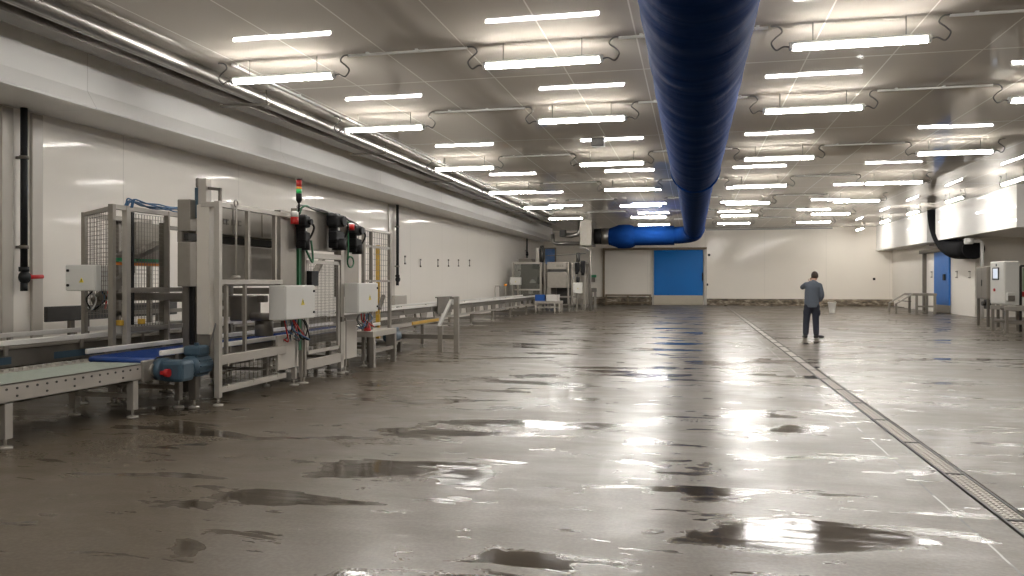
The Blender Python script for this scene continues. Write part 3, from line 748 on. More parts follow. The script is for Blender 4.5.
# housing
H = -6.12; ha, hb = Y(190, H), Y(300, H)
zs0, zs1 = Zp(246.5, H, 10.2), Zp(237, H, 10.2)
hs = MB(); hs.box(-6.30, H, ha, hb, zs1, 2.53, .01).box(-6.30, H, ha, hb, Zp(286, H, 10.2), zs0, .01).box(-6.30, H-.12, ha, hb, zs0, zs1)
hs.build('housing', STEEL, M)
MB().box(H-.12, H-.06, ha+.05, hb-.05, zs0+.02, zs1-.02).build('slot', DARKM, M)
for px in (233, 262): MB().box(H, H+.008, Y(px, H)-.008, Y(px, H)+.008, zs1+.02, 2.50).build('seam', STEELD, M)
y0_, y1_ = Y(223, H), Y(241.5, H); z0_, z1_ = Zp(226, H, 9.9), Zp(220.5, H, 9.9); w = (y1_-y0_)
for a, b_ in ((0, .12), (.17, .30), (.46, .58), (.63, .74), (.80, .98)):
    ya_, yb_ = y0_+w*a, y0_+w*b_
    MB().box(H, H+.005, ya_, yb_, z1_-.022, z1_).box(H, H+.005, ya_, ya_+.02, z0_, z1_).box(H, H+.005, ya_, yb_, z0_, z0_+.02).build('faded_mark', STEELD, M)
MB().box(-8.3, -8.24, 10.2, 13.0, 1.0, 1.06).box(-8.3, -8.24, 10.2, 10.26, .0, 2.4).box(-8.3, -8.24, 12.94, 13.0, .0, 2.4).box(-8.3, -8.24, 10.2, 13.0, 2.34, 2.4).build('rear_frame', STEELD, M)
# end columns at the left
for (px, x, w) in ((188, -6.3, .10), (196, -6.3, .08)): p_ = post(M, x, Y(px, x), .10, 2.48, .08, w, STEELD); foot(p_, x, Y(px, x))
post(M, -6.2, Y(192, -6.2), .7, 1.9, .05, .05, BLACKP, 'cable_duct')
# tall pale column, actuator above it
MB().box(-5.86, -5.69, 8.60, 8.78, .86, 2.43, .008).build('column', CREAM, M)
MB().box(-5.86, -5.69, 8.62, 8.76, .62, .86, .008).build('column_base', STEELD, M)
ya_ = 8.95
MB().box(Xp(198, ya_), Xp(206, ya_), ya_, ya_+.12, 2.3, Zp(178, -5.9, ya_), .008).build('actuator', STEELL, M)
MB().box(Xp(194, ya_), Xp(198, ya_), ya_+.01, ya_+.11, 2.3, Zp(187, -5.9, ya_), .008).build('actuator_rail', MOTORB, M)
MB().box(Xp(194.5, ya_), Xp(198, ya_), ya_+.01, ya_+.11, Zp(187, -5.9, ya_), Zp(177, -5.9, ya_), .02).build('actuator_head', STEELD, M)
zb_ = Zp(187.5, -5.8, ya_)
MB().bar((Xp(206, ya_), ya_+.05, zb_), (Xp(218.5, ya_), ya_+.05, zb_-.02), .035).bar((Xp(217.8, ya_), ya_+.05, zb_), (Xp(217.8, ya_), ya_+.05, 2.42), .035).build('bracket', STEELD, M)
# front guard frame
y1 = 8.62; y2 = Y(281)
p_ = post(M, X0, y1, .10, 2.47, .07, .07, STEELL); foot(p_, X0, y1)
MB().box(X0-.03, X0+.03, y1, y2+.4, 2.40, 2.46, .005).build('top_rail', STEELL, M)
MB().box(-5.80, X0, y1-.03, y1+.03, 2.40, 2.46, .005).build('top_rail', STEELL, M)
zm = Zp(282, X0, 9.5)
MB().box(X0-.03, X0+.03, y1, y2, zm-.03, zm+.03, .005).build('middle_rail', STEELL, M)
MB().box(X0-.04, X0+.03, y1, y2+.1, .49, .605, .005).build('lower_beam', STEELL, M)
MB().box(X0-.03, X0+.03, y1, y2+.1, .155, .225, .005).build('bottom_rail', STEELL, M)
for px in (247.5, 274.5): MB().box(X0-.025, X0+.025, Y(px)-.025, Y(px)+.025, zm, 2.40).build('upright', STEEL, M)
for px in (229, 247.5): MB().box(X0-.06, X0-.02, Y(px)-.02, Y(px)+.02, .6, zm).build('upright', STEEL, M)
for px in (226, 252, 276):
    for z in (.49, .225): MB().box(X0-.01, X0+.035, Y(px)-.015, Y(px)+.015, z-.03, z+.02).build('clip', STEELL, M)
# clear guard sheets are framed here: fine grid behind the lower bay
MB().grid((X0-.05, y1+.05, .23), (0, y2-y1-.05, 0), (0, 0, .26), 14, 3, .003).build('mesh_panel', STEELD, M)
# pull rod with a T handle
yr = Y(232.5); zr0 = Zp(277, X0, yr)
rod = MB().tube([(X0+.05, yr, 2.43), (X0+.05, yr, zr0)], .011, 8).tube([(X0+.05, yr-.07, zr0), (X0+.05, yr+.07, zr0)], .02, 8)
rod.tube([(X0+.05, yr+.04*math.cos(a), 2.47+.04*math.sin(a)) for a in [2*PI*i/12 for i in range(13)]], .010, 6, cap=False); rod.build('pull_rod', STEELL, M)
# column C1
ca, cb = Y(282), Y(298)
MB().box(X0-.12, X0-.02, ca, cb, 1.2, 2.50, .008).build('side_panel', STEEL, M)
MB().box(X0-.04, X0, Y(278), Y(298.5), .27, .75, .006).build('lower_panel', CREAM, M)
for px in (296, 303): p_ = post(M, X0-.03, Y(px), .10, 1.3, .06, .05, STEELL); foot(p_, X0-.03, Y(px))
MB().box(X0-.05, X0, Y(299), Y(301.5), .5, 2.2).build('cable_channel', GREENC, M)
# gate
ga, gb = Y(304), Y(341)
for y, w in ((ga, .06), (gb, .12)): p_ = post(M, X0, y, .10, 2.30, .06, w, STEELL if w > .1 else STEEL); foot(p_, X0, y)
hz0, hz1 = Zp(257, X0, 11.4), Zp(212, X0, 11.4)
MB().box(X0-.16, X0-.06, ga-.1, gb, hz0+.1, hz1, .008).build('header_panel', STEEL, M)
MB().box(X0-.05, X0+.03, ga, gb, hz0-.03, hz0+.05, .005).build('header_beam', STEELL, M)
gt = MB().box(X0-.02, X0+.02, ga+.06, ga+.11, .42, hz0-.06).box(X0-.02, X0+.02, gb-.14, gb-.09, .42, hz0-.06).box(X0-.02, X0+.02, ga+.06, gb-.09, .42, .47).box(X0-.02, X0+.02, ga+.06, gb-.09, hz0-.11, hz0-.06)
gd = gt.build('gate', STEELL, M)
MB().grid((X0, ga+.11, .47), (0, gb-ga-.25, 0), (0, 0, hz0-.58), 22, 30, .0025).build('mesh_panel', STEELD, gd)
MB().box(X0-.03, X0+.03, ga, gb, .20, .34, .005).build('lower_beam', STEELL, M)
MB().bar((X0-.25, ga+.1, hz0), (X0-.25, ga+.65, hz0-.42), .09, .05).bar((X0-.25, gb-.15, hz0), (X0-.25, gb-.6, hz0-.42), .09, .05).build('brace', STEEL, M)
MB().box(X0+.03, X0+.06, gb-.09, gb-.02, .85, .93).build('gate_hinge', STEELD, M)
# column C2
MB().box(X0-.16, X0-.02, Y(343), Y(360), 1.25, 2.42, .008).build('side_panel', STEEL, M)
MB().box(X0-.04, X0, Y(344), Y(357), .22, .85, .006).build('lower_panel', CREAM, M)
p_ = post(M, X0-.02, Y(346), .1, .9, .05, .05, STEEL); foot(p_, X0-.02, Y(346))
# servo motors
def servo(px0, px1, py0, py1, seed):
    ya_, yb_ = Y(px0, X0+.1), Y(px1-1, X0+.1); yc = (ya_+yb_)/2; w = (yb_-ya_)/2
    z1, z0 = Zp(py0, X0+.1, yc), Zp(py1, X0+.1, yc); h = z1-z0
    b = MB()
    b.box(X0-.02, X0+.13, yc-w*.55, yc+w*.25, z0+h*.05, z1-h*.02, .02).box(X0-.02, X0+.16, yc-w*.9, yc+w*.7, z0+h*.62, z0+h*.95, .03)
    b.box(X0+.02, X0+.15, yc-w*.8, yc+w*.7, z0+h*.22, z0+h*.5, .02).tube([(X0+.1, yc+w*.2, z0), (X0+.1, yc+w*.2, z0+h*.3)], w*.55, 12)
    b.tube([(X0+.15, yc+w*.2, z0+h*.78), (X0+.20, yc+w*.2, z0+h*.78)], w*.4, 12)
    o = b.build('servo_motor', BLACKP, M)
    MB().box(X0+.13, X0+.135, yc-w*.35, yc-w*.05, z0+h*.52, z0+h*.60).build('type_plate', BOXW, o)
    MB().tube(spline([(X0+.14, yc+w*.6, z0+h*.8), (X0+.19, yc+w*.95, z0+h*.65), (X0+.15, yc+w*.85, z0+h*.4), (X0+.08, yc+w*.5, z0+h*.2)]), .016, 6).build('motor_cable', BLACKP, o)
servo(301.5, 309.5, 214, 250, 1); servo(332.5, 344.5, 213, 250, 2); servo(352.5, 361.5, 224, 254, 3)
def beacon(px, py0, py1, pm, col):
    y = Y(px, X0+.12); a, b_, c_ = Zp(py1, X0+.12, y), Zp(pm, X0+.12, y), Zp(py0, X0+.12, y)
    o = MB().tube([(X0+.12, y, a), (X0+.12, y, b_)], .055, 14).build('beacon', col, M)
    MB().tube([(X0+.12, y, b_), (X0+.12, y, c_-.02), (X0+.12, y, c_)], [.055, .055, .03], 14).bar((X0-.1, y, b_), (X0+.12, y, b_), .03).build('beacon_cap', RAILW, o)
beacon(294.5, 211, 224, 217, REDL); beacon(351, 223, 230, 224.5, REDL)
# signal tower
ys = Y(299, X0); zz = [Zp(q_, X0, ys) for q_ in (207, 203, 193.5, 189, 187, 180)]
tw = MB().tube([(X0, ys, zz[0]-.15), (X0, ys, zz[1])], .014, 8).tube([(X0, ys, zz[1]), (X0, ys, zz[1]+.04), (X0, ys, zz[2])], [.02, .042, .042], 16).build('signal_tower', BLACKP, M)
for a, b_, mm in ((2, 3, GRL), (3, 4, ORL), (4, 5, REDL)): MB().tube([(X0, ys, zz[a]+.004), (X0, ys, zz[b_]-.004)], .040, 16).build('signal_lamp', mm, tw)
MB().tube([(X0, ys, zz[5]), (X0, ys, zz[5]+.02)], .042, 16).build('signal_cap', BLACKP, tw)
# hoses along the top and hanging green loops
r = random.Random(11)
for i in range(4):
    pts = [(X0-.05+r.uniform(-.04, .08), Y(p, X0), Zp(q_+r.uniform(-1.5, 1.5), X0, Y(p, X0))) for p, q_ in ((298, 212), (304, 206), (314, 208.5), (325, 212), (335, 214), (346, 219), (356, 224), (360, 230))]
    MB().tube(spline(pts), .014, 6).build('hose', GREENC if i < 2 else CABLE, M)
yc = Y(350, X0+.03); zc_ = Zp(262, X0, yc)
MB().tube([(X0+.04, yc+.12*math.cos(a), zc_+.09*math.sin(a)) for a in [2*PI*i/24 for i in range(25)]], .014, 6, cap=False).tube(spline([(X0+.04, Y(346), zc_+.5), (X0+.05, Y(345.5), zc_+.2), (X0+.04, yc-.12, zc_)]), .014, 6).build('green_hose', GREENC, M)
MB().tube(spline([(X0+.05, Y(303), Zp(250, X0, 10.8)), (X0+.10, Y(306), Zp(262, X0, 10.8)), (X0+.06, Y(309), Zp(254, X0, 10.8)), (X0+.05, Y(308), Zp(240, X0, 10.8))]), .016, 6).build('green_hose', GREENC, M)
MB().box(X0-.02, X0+.10, Y(305.5), Y(312.5), Zp(286, X0, 11), Zp(271, X0, 11), .01).build('valve_block', BLACKP, M)
# control boxes on the front
e1 = enclosure(M, X0+.03, X0+.27, Y(285, X0+.27), Y(314.5, X0+.27), Zp(321, X0+.27, 9.6), Zp(285.5, X0+.27, 9.6), '+x')
e2 = enclosure(M, X0+.03, X0+.27, Y(358, X0+.27), Y(377.5, X0+.27), Zp(313.5, X0+.27, 12), Zp(283, X0+.27, 12), '+x')
cable_bundle(M, X0+.10, Y(281), Y(300), Zp(343, X0, 10.2), Zp(320, X0, 10.2), 16, 5)
cable_bundle(M, X0+.10, Y(350), Y(364), Zp(328, X0, 13), Zp(313, X0, 13), 10, 6)
# inner works seen through the frames
for (yy, zz_) in ((9.3, 1.35), (10.4, 1.3), (11.6, 1.4)):
    MB().box(-7.6, -6.0, yy, yy+.12, zz_-.1, zz_, .01).build('cross_beam', STEELD, M)
MB().box(-6.3, -6.1, 10.0, 10.5, .95, 1.30, .02).tube([(-6.1, 10.25, 1.0), (-5.8, 10.25, 1.0)], .06, 10).build('inner_drive', STEELD, M)
MB().tube([(-6.02, Y(264, -6.02), .72), (-6.02, Y(264, -6.02), .98)], .13, 16).build('inner_drum', STEEL, M)
for z in (.25, .38): MB().box(-7.0, -6.9, 8.7, 13.6, z-.03, z+.02).build('inner_rail', STEELD, M)
MB().box(-7.1, -7.0, 8.7, 13.6, .85, .95).build('inner_rail', RAILW, M)
for yy in (9.6, 11.2, 12.9): p_ = post(M, -7.05, yy, .1, 2.3, .08, .08, STEELD); foot(p_, -7.05, yy)

# right guard cage
t = thing('mesh_fence', 'tall mesh guard frame with a yellow upright at the right machine end', 'machine guard', (-5.75, 13.7, 0))
XG = -5.68; g0, g1 = Yp(363, XG), Yp(390, XG)
for px, w in ((363.5, .05), (371, .05), (389.5, .07)):
    y = Yp(px, XG); p_ = post(t, XG, y, .10, 2.44, .06, w, STEEL); foot(p_, XG, y)
post(t, XG-.25, Yp(378, XG-.25), .4, 2.2, .07, .07, YELLOW, 'yellow_upright')
MB().box(XG-.03, XG+.03, g0, g1, 2.40, 2.45, .004).build('top_rail', STEELL, t)
for py_ in (247, 281): z = Zp(py_, XG, 13.8); MB().box(XG-.02, XG+.02, g0, g1, z-.02, z+.02).build('cross_rail', STEEL, t)
MB().grid((XG, g0, .9), (0, g1-g0, 0), (0, 0, 1.5), 12, 15, .003).build('mesh_panel', STEELD, t)
MB().bar((XG-.1, Yp(384, XG), Zp(309, XG, 14)), (XG-.1, Yp(388.5, XG), Zp(296, XG, 14)), .06).build('brace', STEELD, t)

# steel table in front of it
t = thing('steel_table', 'low stainless table with stretcher at the right end of the machine', 'table', (-5.55, 13.6, 0))
ta, tb = 13.02, 14.15; ttop = .63
MB().box(-5.98, -5.42, ta, tb, ttop-.10, ttop, .006).build('tabletop', STEELL, t)
for x in (-5.93, -5.46):
    for y in (ta+.06, tb-.06): MB().box(x-.045, x+.045, y-.045, y+.045, 0, ttop-.1, .004).build('leg', STEEL, t)
MB().box(-5.48, -5.44, ta+.1, tb-.1, .25, .31).build('stretcher', STEEL, t)
MB().tube([(-5.6, 13.2, .63), (-5.6, 13.2, .68), (-5.6, 13.2, .78)], [.07, .05, .05], 12).build('spool', RED, t)

# ------------------------------------------------------------------ far machine
FY = 40.0
FX = lambda px: Xp(px, FY)
FZ = lambda q_: Zp(q_, -7, FY)
t = thing('packing_machine', 'far stainless machine with dark slot at the end of the long conveyor', 'machine', (-7, 40.5, 0))
MB().box(FX(547), FX(567), FY, FY+2.2, FZ(269.3), FZ(262), .02).box(FX(547), FX(567), FY, FY+2.2, FZ(288), FZ(272), .02).box(FX(547), FX(551), FY, FY+2.2, .12, FZ(288)).box(FX(548), FX(566), FY+.1, FY+2.1, FZ(272), FZ(269.3)).box(FX(551), FX(567), FY+1.6, FY+2.2, .12, FZ(288)).build('housing', STEEL, t)
MB().box(FX(548), FX(566), FY+.06, FY+.1, FZ(272), FZ(269.3)).build('slot', DARKM, t)
for a in range(4): MB().box(FX(556.5+a*1.9), FX(557.7+a*1.9), FY-.01, FY, FZ(267), FZ(264.6)).build('faded_mark', STEELD, t)
MB().box(FX(552), FX(566), FY+1.5, FY+1.6, .2, FZ(288)).build('inner_back', DARKM, t)
for px, w in ((514, 1.5), (541, 2.2), (545, 1.5), (568.5, 1.6), (572.5, 2.0), (585, 1.6)):
    x = FX(px); ww = w*.05
    p_ = post(t, x, FY-.05, .10, FZ(262.5), ww, .08, STEEL); foot(p_, x, FY-.05)
MB().box(FX(513), FX(541), FY-.08, FY-.02, FZ(263.8), FZ(262)).build('top_rail', STEELL, t)
MB().box(FX(513), FX(541), FY-.06, FY-.03, FZ(298), FZ(264)).build('guard_glass', GLASSD, t)
MB().box(FX(513), FX(541), FY+1.9, FY+2.1, .3, FZ(263), .02).build('rear_panel', STEELD, t)
MB().box(FX(513), FX(541), FY-.09, FY-.02, FZ(290.5), FZ(289)).build('middle_rail', STEELL, t)
MB().tube([(FX(531), FY+.5, FZ(266)), (FX(538), FY+.5, FZ(266))], .16, 12).box(FX(536), FX(540), FY+.3, FY+.8, FZ(284), FZ(277)).build('inner_drive', BLACKP, t)
MB().prism([(FX(528), FZ(283)), (FX(534), FZ(283)), (FX(533), FZ(280.5)), (FX(531), FZ(279)), (FX(529.5), FZ(280.5))], 1, FY+.3, FY+.6).build('pale_bag_clamp', RAILW, t)
MB().box(FX(527.5), FX(531.5), FY+.2, FY+.5, FZ(294), FZ(290.5), .02).build('inner_cover', RAILW, t)
MB().box(FX(518), FX(537), FY+.5, FY+.7, FZ(277), FZ(275)).box(FX(516), FX(540), FY+.5, FY+.7, FZ(270.5), FZ(269.3)).build('inner_beam', STEELD, t)
eb = enclosure(t, FX(512), FX(522.5), FY-.55, FY-.25, FZ(284.8), FZ(277.3), '-y')
MB().box(FX(519), FX(520.5), FY-.45, FY-.35, .1, FZ(284.8)).build('box_stand', STEEL, t)
eb = enclosure(t, FX(574.5), FX(583), FY-.5, FY-.15, FZ(293), FZ(282.5), '-y')
MB().box(FX(577), FX(579), FY-.35, FY-.25, .05, FZ(293)).build('box_stand', STEELD, t)
MB().box(FX(573), FX(585), FY, FY+2.0, FZ(264), FZ(262)).box(FX(573), FX(585), FY+1.4, FY+2.0, .3, FZ(264)).build('end_frame', STEEL, t)
for px0, px1, q0, q1 in ((575.5, 579.5, 262.5, 272), (581, 585.5, 261, 273), (576.5, 579.5, 276.5, 282)):
    x0_, x1_ = FX(px0), FX(px1)
    MB().box(x0_, x1_, FY-.25, FY+.05, FZ(q1), FZ(q0), .04).tube([((x0_+x1_)/2, FY-.2, FZ(q1)-.12), ((x0_+x1_)/2, FY-.2, FZ(q1))], .08, 10).build('servo_motor', BLACKP, t)
for (a, b_) in ((546, 585),):
    MB().box(FX(a), FX(b_), FY-.1, FY, FZ(297.5), FZ(296)).box(FX(a), FX(b_), FY-.1, FY, FZ(307), FZ(306)).build('base_rail', STEEL, t)
for px in (550, 560, 570, 577, 583): p_ = post(t, FX(px), FY-.15, .10, .62, .07, .07, STEELD); foot(p_, FX(px), FY-.15)
MB().box(FX(556), FX(585), FY-.1, FY+1, .2, .34).build('base_tray', STEELD, t)
MB().box(FX(517), FX(531), FY+.3, FY+1.2, FZ(262), FZ(258.5), .02).build('top_unit', STEELD, t)
MB().box(FX(534), FX(537), FY+.5, FY+.9, FZ(262), FZ(247), .02).build('top_column', STEELL, t)
MB().tube([(FX(539.5), FY+.6, FZ(262)), (FX(539.5), FY+.6, FZ(245))], .10, 10).build('top_pipe', DARKM, t)
MB().tube([(FX(578), FY, FZ(262)), (FX(578), FY, FZ(253))], .10, 10).build('top_motor', DARKM, t)
MB().tube(spline([(FX(545), FY+.3, FZ(255.5)), (FX(560), FY+.3, FZ(255)), (FX(585), FY+.3, FZ(253.5))]), .02, 6).build('air_line', CABLE, t)
MB().tube([(FX(510), FY-1, 0), (FX(510), FY-1, FZ(286))], .02, 8).build('lamp_post', STEELL, t)
MB().tube([(FX(510), FY-1, FZ(286)), (FX(510), FY-1, FZ(283.8))], .07, 10).build('amber_lamp', ORL, t)
# thin rising pipe right of it
x = FX(586.6); pi_ = MB().tube([(x, FY+1.5, 0), (x, FY+1.5, FZ(250)), (x-.2, FY+1.5, FZ(247.5)), (x-.6, FY+1.5, FZ(246))], .05, 8)
tag(pi_.build('riser_pipe', STEELL, loc=(x, FY+1.5, 0)), 'thin pale riser pipe just right of the far machine', 'pipe')

# table with crates before the far machine
ty = 36.6
t = thing('steel_table', 'small steel table holding a blue and a white crate at the far machine', 'table', (Xp(546, ty), ty, 0))
x0_, x1_ = Xp(534.5, ty), Xp(560, ty); zt_ = Zp(301, -6.5, ty)
MB().box(x0_, x1_, ty, ty+.9, zt_-.12, zt_, .01).build('tabletop', STEELL, t)
for px in (535.5, 554.5, 559.3):
    x = Xp(px, ty); l_ = MB().box(x-.04, x+.04, ty+.02, ty+.10, .1, zt_-.12).build('leg', STEELL, t); foot(l_, x, ty+.06)
for x in (x0_+.06, x1_-.06): l_ = MB().box(x-.04, x+.04, ty+.8, ty+.88, .1, zt_-.12).build('leg', STEELL, t); foot(l_, x, ty+.84)
MB().box(x0_, x1_, ty+.03, ty+.07, .28, .33).build('stretcher', STEELL, t)
def crate(px0, px1, py0, m, lab):
    a, b_ = Xp(px0, ty+.15)+.005, Xp(px1, ty+.15)-.005; z1 = Zp(py0, -6.5, ty+.15); y0c, y1c = ty+.12, ty+.62
    c = thing('crate', lab, 'crate', ((a+b_)/2, ty+.4, zt_))
    MB().box(a, b_, y0c, y1c, zt_, zt_+.02).box(a, a+.02, y0c, y1c, zt_+.02, z1).box(b_-.02, b_, y0c, y1c, zt_+.02, z1).box(a, b_, y0c, y0c+.02, zt_+.02, z1).box(a, b_, y1c-.02, y1c, zt_+.02, z1).build('body', m, c)
    MB().box(a-.012, b_+.012, y0c-.012, y0c+.025, z1-.035, z1+.01).box(a-.012, b_+.012, y1c-.025, y1c+.012, z1-.035, z1+.01).box(a-.012, a+.025, y0c, y1c, z1-.035, z1+.01).box(b_-.025, b_+.012, y0c, y1c, z1-.035, z1+.01).build('rim', m, c)
crate(535, 545.2, 295, mat('blue_crate', (.01, .09, .38), .4, 0, .08, 5), 'blue plastic crate on the small table at the far machine')
crate(546, 558, 295, RAILW, 'white plastic crate on the small table at the far machine')

# green wall box and pedestal right of the far machine
t = thing('wall_box', 'small green topped box with grey base on the back wall beside a riser', 'box', (Xp(592, 51), YB-.2, 2.0))
a, b_ = Xp(588.8, YB), Xp(596.5, YB); z = lambda q_: Zp(q_, -6.5, YB)
MB().box(a, b_, YB-.25, YB, z(277.5), z(274.8), .02).build('green_lid', GREEN, t)
MB().box(a+.05, b_-.08, YB-.22, YB, z(282), z(277.5), .02).build('box', STEELD, t)
ty2 = 42.5
t = thing('pedestal', 'grey control pedestal on two posts right of the far machine', 'pedestal', (Xp(592, ty2), ty2, 0))
MB().box(Xp(588.5, ty2), Xp(596, ty2), ty2, ty2+.35, Zp(292, -5.5, ty2), Zp(288, -5.5, ty2), .02).build('head', STEELD, t)
for px in (591, 594.8): MB().box(Xp(px, ty2)-.06, Xp(px, ty2)+.06, ty2+.1, ty2+.22, 0, Zp(292, -5.5, ty2)).build('post', STEEL, t)

# ------------------------------------------------------------------ right side
# black duct dropping through the gap of the bulkhead
BLACKD = mat('black_duct_skin', (.010, .010, .011), .9, 0, .2, 5, spec=.08)
t = thing('black_duct', 'thick black duct bending down under the right bulkhead above the blue door', 'air duct', (11.26, 40, 2.6))
DXr, DYr = 11.06, 40.6; zc_ = 2.98; R_ = 1.5
pts = [(DXr, DYr, ZC), (DXr, DYr, 4.6)]+[(DXr+.19*i/12, DYr-2.6+2.6*math.cos(PI/2*i/12), 4.6-1.72*math.sin(PI/2*i/12)) for i in range(1, 13)]+[(DXr+.2, 37.2, 2.86), (DXr+.2, 36.3, 2.84)]
MB().tube(pts, .41, 28).build('elbow', BLACKD, t)
MB().tube([(DXr+.2, 36.36, 2.842), (DXr+.2, 36.26, 2.838)], .42, 28).build('end_collar', BLACKD, t)
MB().box(XR-.5, XR-.02, 40.9, 42.4, 3.22, 3.30).build('support_shelf', STEELD, t)

# step platform with sloped handrails
t = thing('step_platform', 'small steel step platform with two sloped handrails by the right door', 'step platform', (10.3, 41, 0))
pa, pb = 40.4, 41.8
MB().box(9.95, 11.0, pa, pb, .84, .95, .01).build('deck', STEEL, t)
for x in (10.15, 10.92):
    for y in (pa+.06, pb-.06): MB().box(x-.05, x+.05, y-.05, y+.05, 0, .84).build('leg', STEEL, t)
MB().box(10.15, 10.92, pa+.04, pa+.08, .30, .38).build('stretcher', STEEL, t)
for y in (pa+.03, pb-.03):
    MB().bar((9.98, y, .93), (9.25, y, .45), .07, .06).build('handrail', STEELL, t)
    MB().box(9.22, 9.30, y-.04, y+.04, 0, .47).build('post', STEEL, t)
for k in range(2): MB().box(9.35+k*.3, 9.62+k*.3, pa+.05, pb-.05, .28+k*.28, .31+k*.28).build('tread', STEELD, t)

# white marks: wall handles right of the door
for i, px in enumerate((932, 957, 970)):
    X = XR; Yw = Yp(px, X); z = Zp(274.5, X, Yw)
    h = thing('wall_hook', 'small paired hook on the right wall, %s' % ('left of the blue door', 'just right of the blue door', 'near the wall end')[i], 'hook', (X, Yw, z-.15), 'hooks on the right wall')
    for dz in (-.13, .13): MB().box(X-.05, X, Yw-.10, Yw+.10, z+dz-.025, z+dz+.025, .01).build('hook', STEELD, h)
    MB().box(X-.03, X-.01, Yw-.08, Yw-.05, z-.13, z+.13).build('bar', STEELL, h)

# control cabinet on a stand
cx, cy = 8.74, 25.56
t = thing('control_cabinet', 'pale grey control cabinet with a screen at the right edge', 'cabinet', (8.95, 26.1, 0))
zc0, zc1 = Zp(305, cx, cy), Zp(261, cx, cy); cy1 = Yp(990.6, cx); cx1 = Xp(1019.5, cy)
MB().box(cx, cx1, cy, cy1, zc0, zc1, .02).build('body', BOXW, t)
MB().box(cx-.015, cx, cy+.03, cy1-.03, zc0+.03, zc1-.03, .006).build('door', BOXW, t)
yq = lambda px: Yp(px, cx)
sc = MB().box(cx-.04, cx-.015, yq(999.8), yq(993.5), Zp(280, cx, 26), Zp(267.5, cx, 26), .01).build('screen_frame', DARKM, t)
MB().box(cx-.045, cx-.04, yq(999.2), yq(994.6), Zp(278.5, cx, 26), Zp(268.6, cx, 26)).build('screen', mat('lit_screen', (.62, .68, .78), .2, 0, .05, 8, emit=.25), sc)
MB().tube([(cx-.015, yq(995.5), Zp(290, cx, 26)), (cx-.05, yq(995.5), Zp(290, cx, 26))], .045, 12).build('stop_button', RED, t)
MB().tube([(cx-.015, yq(997), Zp(265, cx, 26)), (cx-.03, yq(997), Zp(265, cx, 26))], .03, 10).build('knob', MOTORB, t)
xq = lambda px: Xp(px, cy)
MB().box(xq(1006), xq(1013.8), cy-.12, cy, Zp(301, cx, cy), Zp(292.5, cx, cy), .03).build('socket_box', BOXW, t)
MB().box(xq(1006.5), xq(1013.3), cy-.13, cy-.12, Zp(300.5, cx, cy), Zp(295.5, cx, cy), .01).build('socket_cover', STEELD, t)
for x, y in ((cx+.04, cy+.05), (cx1-.04, cy+.05), (cx+.04, cy1-.06), (cx1-.04, cy1-.06)):
    l_ = MB().box(x-.035, x+.035, y-.035, y+.035, .08, zc0, .004).build('leg', STEEL, t); foot(l_, x, y)
MB().box(cx+.02, cx+.06, cy+.08, cy1-.1, .34, .40).build('stretcher', STEEL, t)
# steel locker on legs further back
t = thing('steel_cabinet', 'brushed steel cabinet on legs behind the grey control cabinet', 'cabinet', (9.15, 28.2, 0))
sx, s0, s1 = 8.97, Yp(987.3, 8.97), Yp(976.5, 8.97)
z0_, z1_ = Zp(299, sx, s0), Zp(266.5, sx, s0)
MB().box(sx, sx+.36, s0, s1, z0_, z1_, .015).build('body', STEEL, t)
MB().box(sx-.012, sx, s0+.02, (s0+s1)/2-.005, z0_+.02, z1_-.02, .004).build('door', STEEL, t)
MB().box(sx-.012, sx, (s0+s1)/2+.005, s1-.02, z0_+.02, z1_-.02, .004).build('door', STEEL, t)
MB().box(sx-.03, sx-.012, (s0+s1)/2-.05, (s0+s1)/2-.02, z0_+.4, z0_+.6).build('door_handle', DARKM, t)
for x in (sx+.04, sx+.32):
    for y in (s0+.05, s1-.05): l_ = MB().box(x-.035, x+.035, y-.035, y+.035, .08, z0_).build('leg', STEELD, t); foot(l_, x, y)
MB().box(sx+.05, sx+.25, s0+.1, s0+.5, z0_-.32, z0_-.02, .02).tube([(sx+.04, s0+.3, z0_-.15), (sx-.06, s0+.3, z0_-.15)], .07, 12).build('filter_unit', DARKM, t)
# conveyor with dark rollers running out of the frame at right
t = thing('roller_table', 'steel roller frame with dark drums under the cabinet at right edge', 'conveyor', (9.6, 25.0, 0))
fy0, fy1 = 24.3, 25.35; fx0, fx1 = 8.3, 11.4
for y in (fy0, fy1): MB().box(fx0, fx1, y-.03, y+.03, .70, .82, .006).build('side_rail', STEELL, t)
for y in (fy0, fy1): MB().box(fx0+.1, fx1, y-.025, y+.025, .33, .39).build('stretcher', STEEL, t)
for x in (8.36, 9.35, 10.4, 11.3):
    for y in (fy0, fy1): l_ = MB().box(x-.035, x+.035, y-.035, y+.035, .08, .72).build('leg', STEEL, t); foot(l_, x, y)
for k in range(9): MB().tube([(8.6+k*.3, fy0+.04, .74), (8.6+k*.3, fy1-.04, .74)], .06, 12).build('roller', STEELD, t)
MB().tube([(9.1, fy0+.3, .55), (9.7, fy0+.3, .55)], .14, 16).box(9.2, 9.6, fy0+.1, fy0+.5, .42, .50).build('drive_drum', DARKM, t)
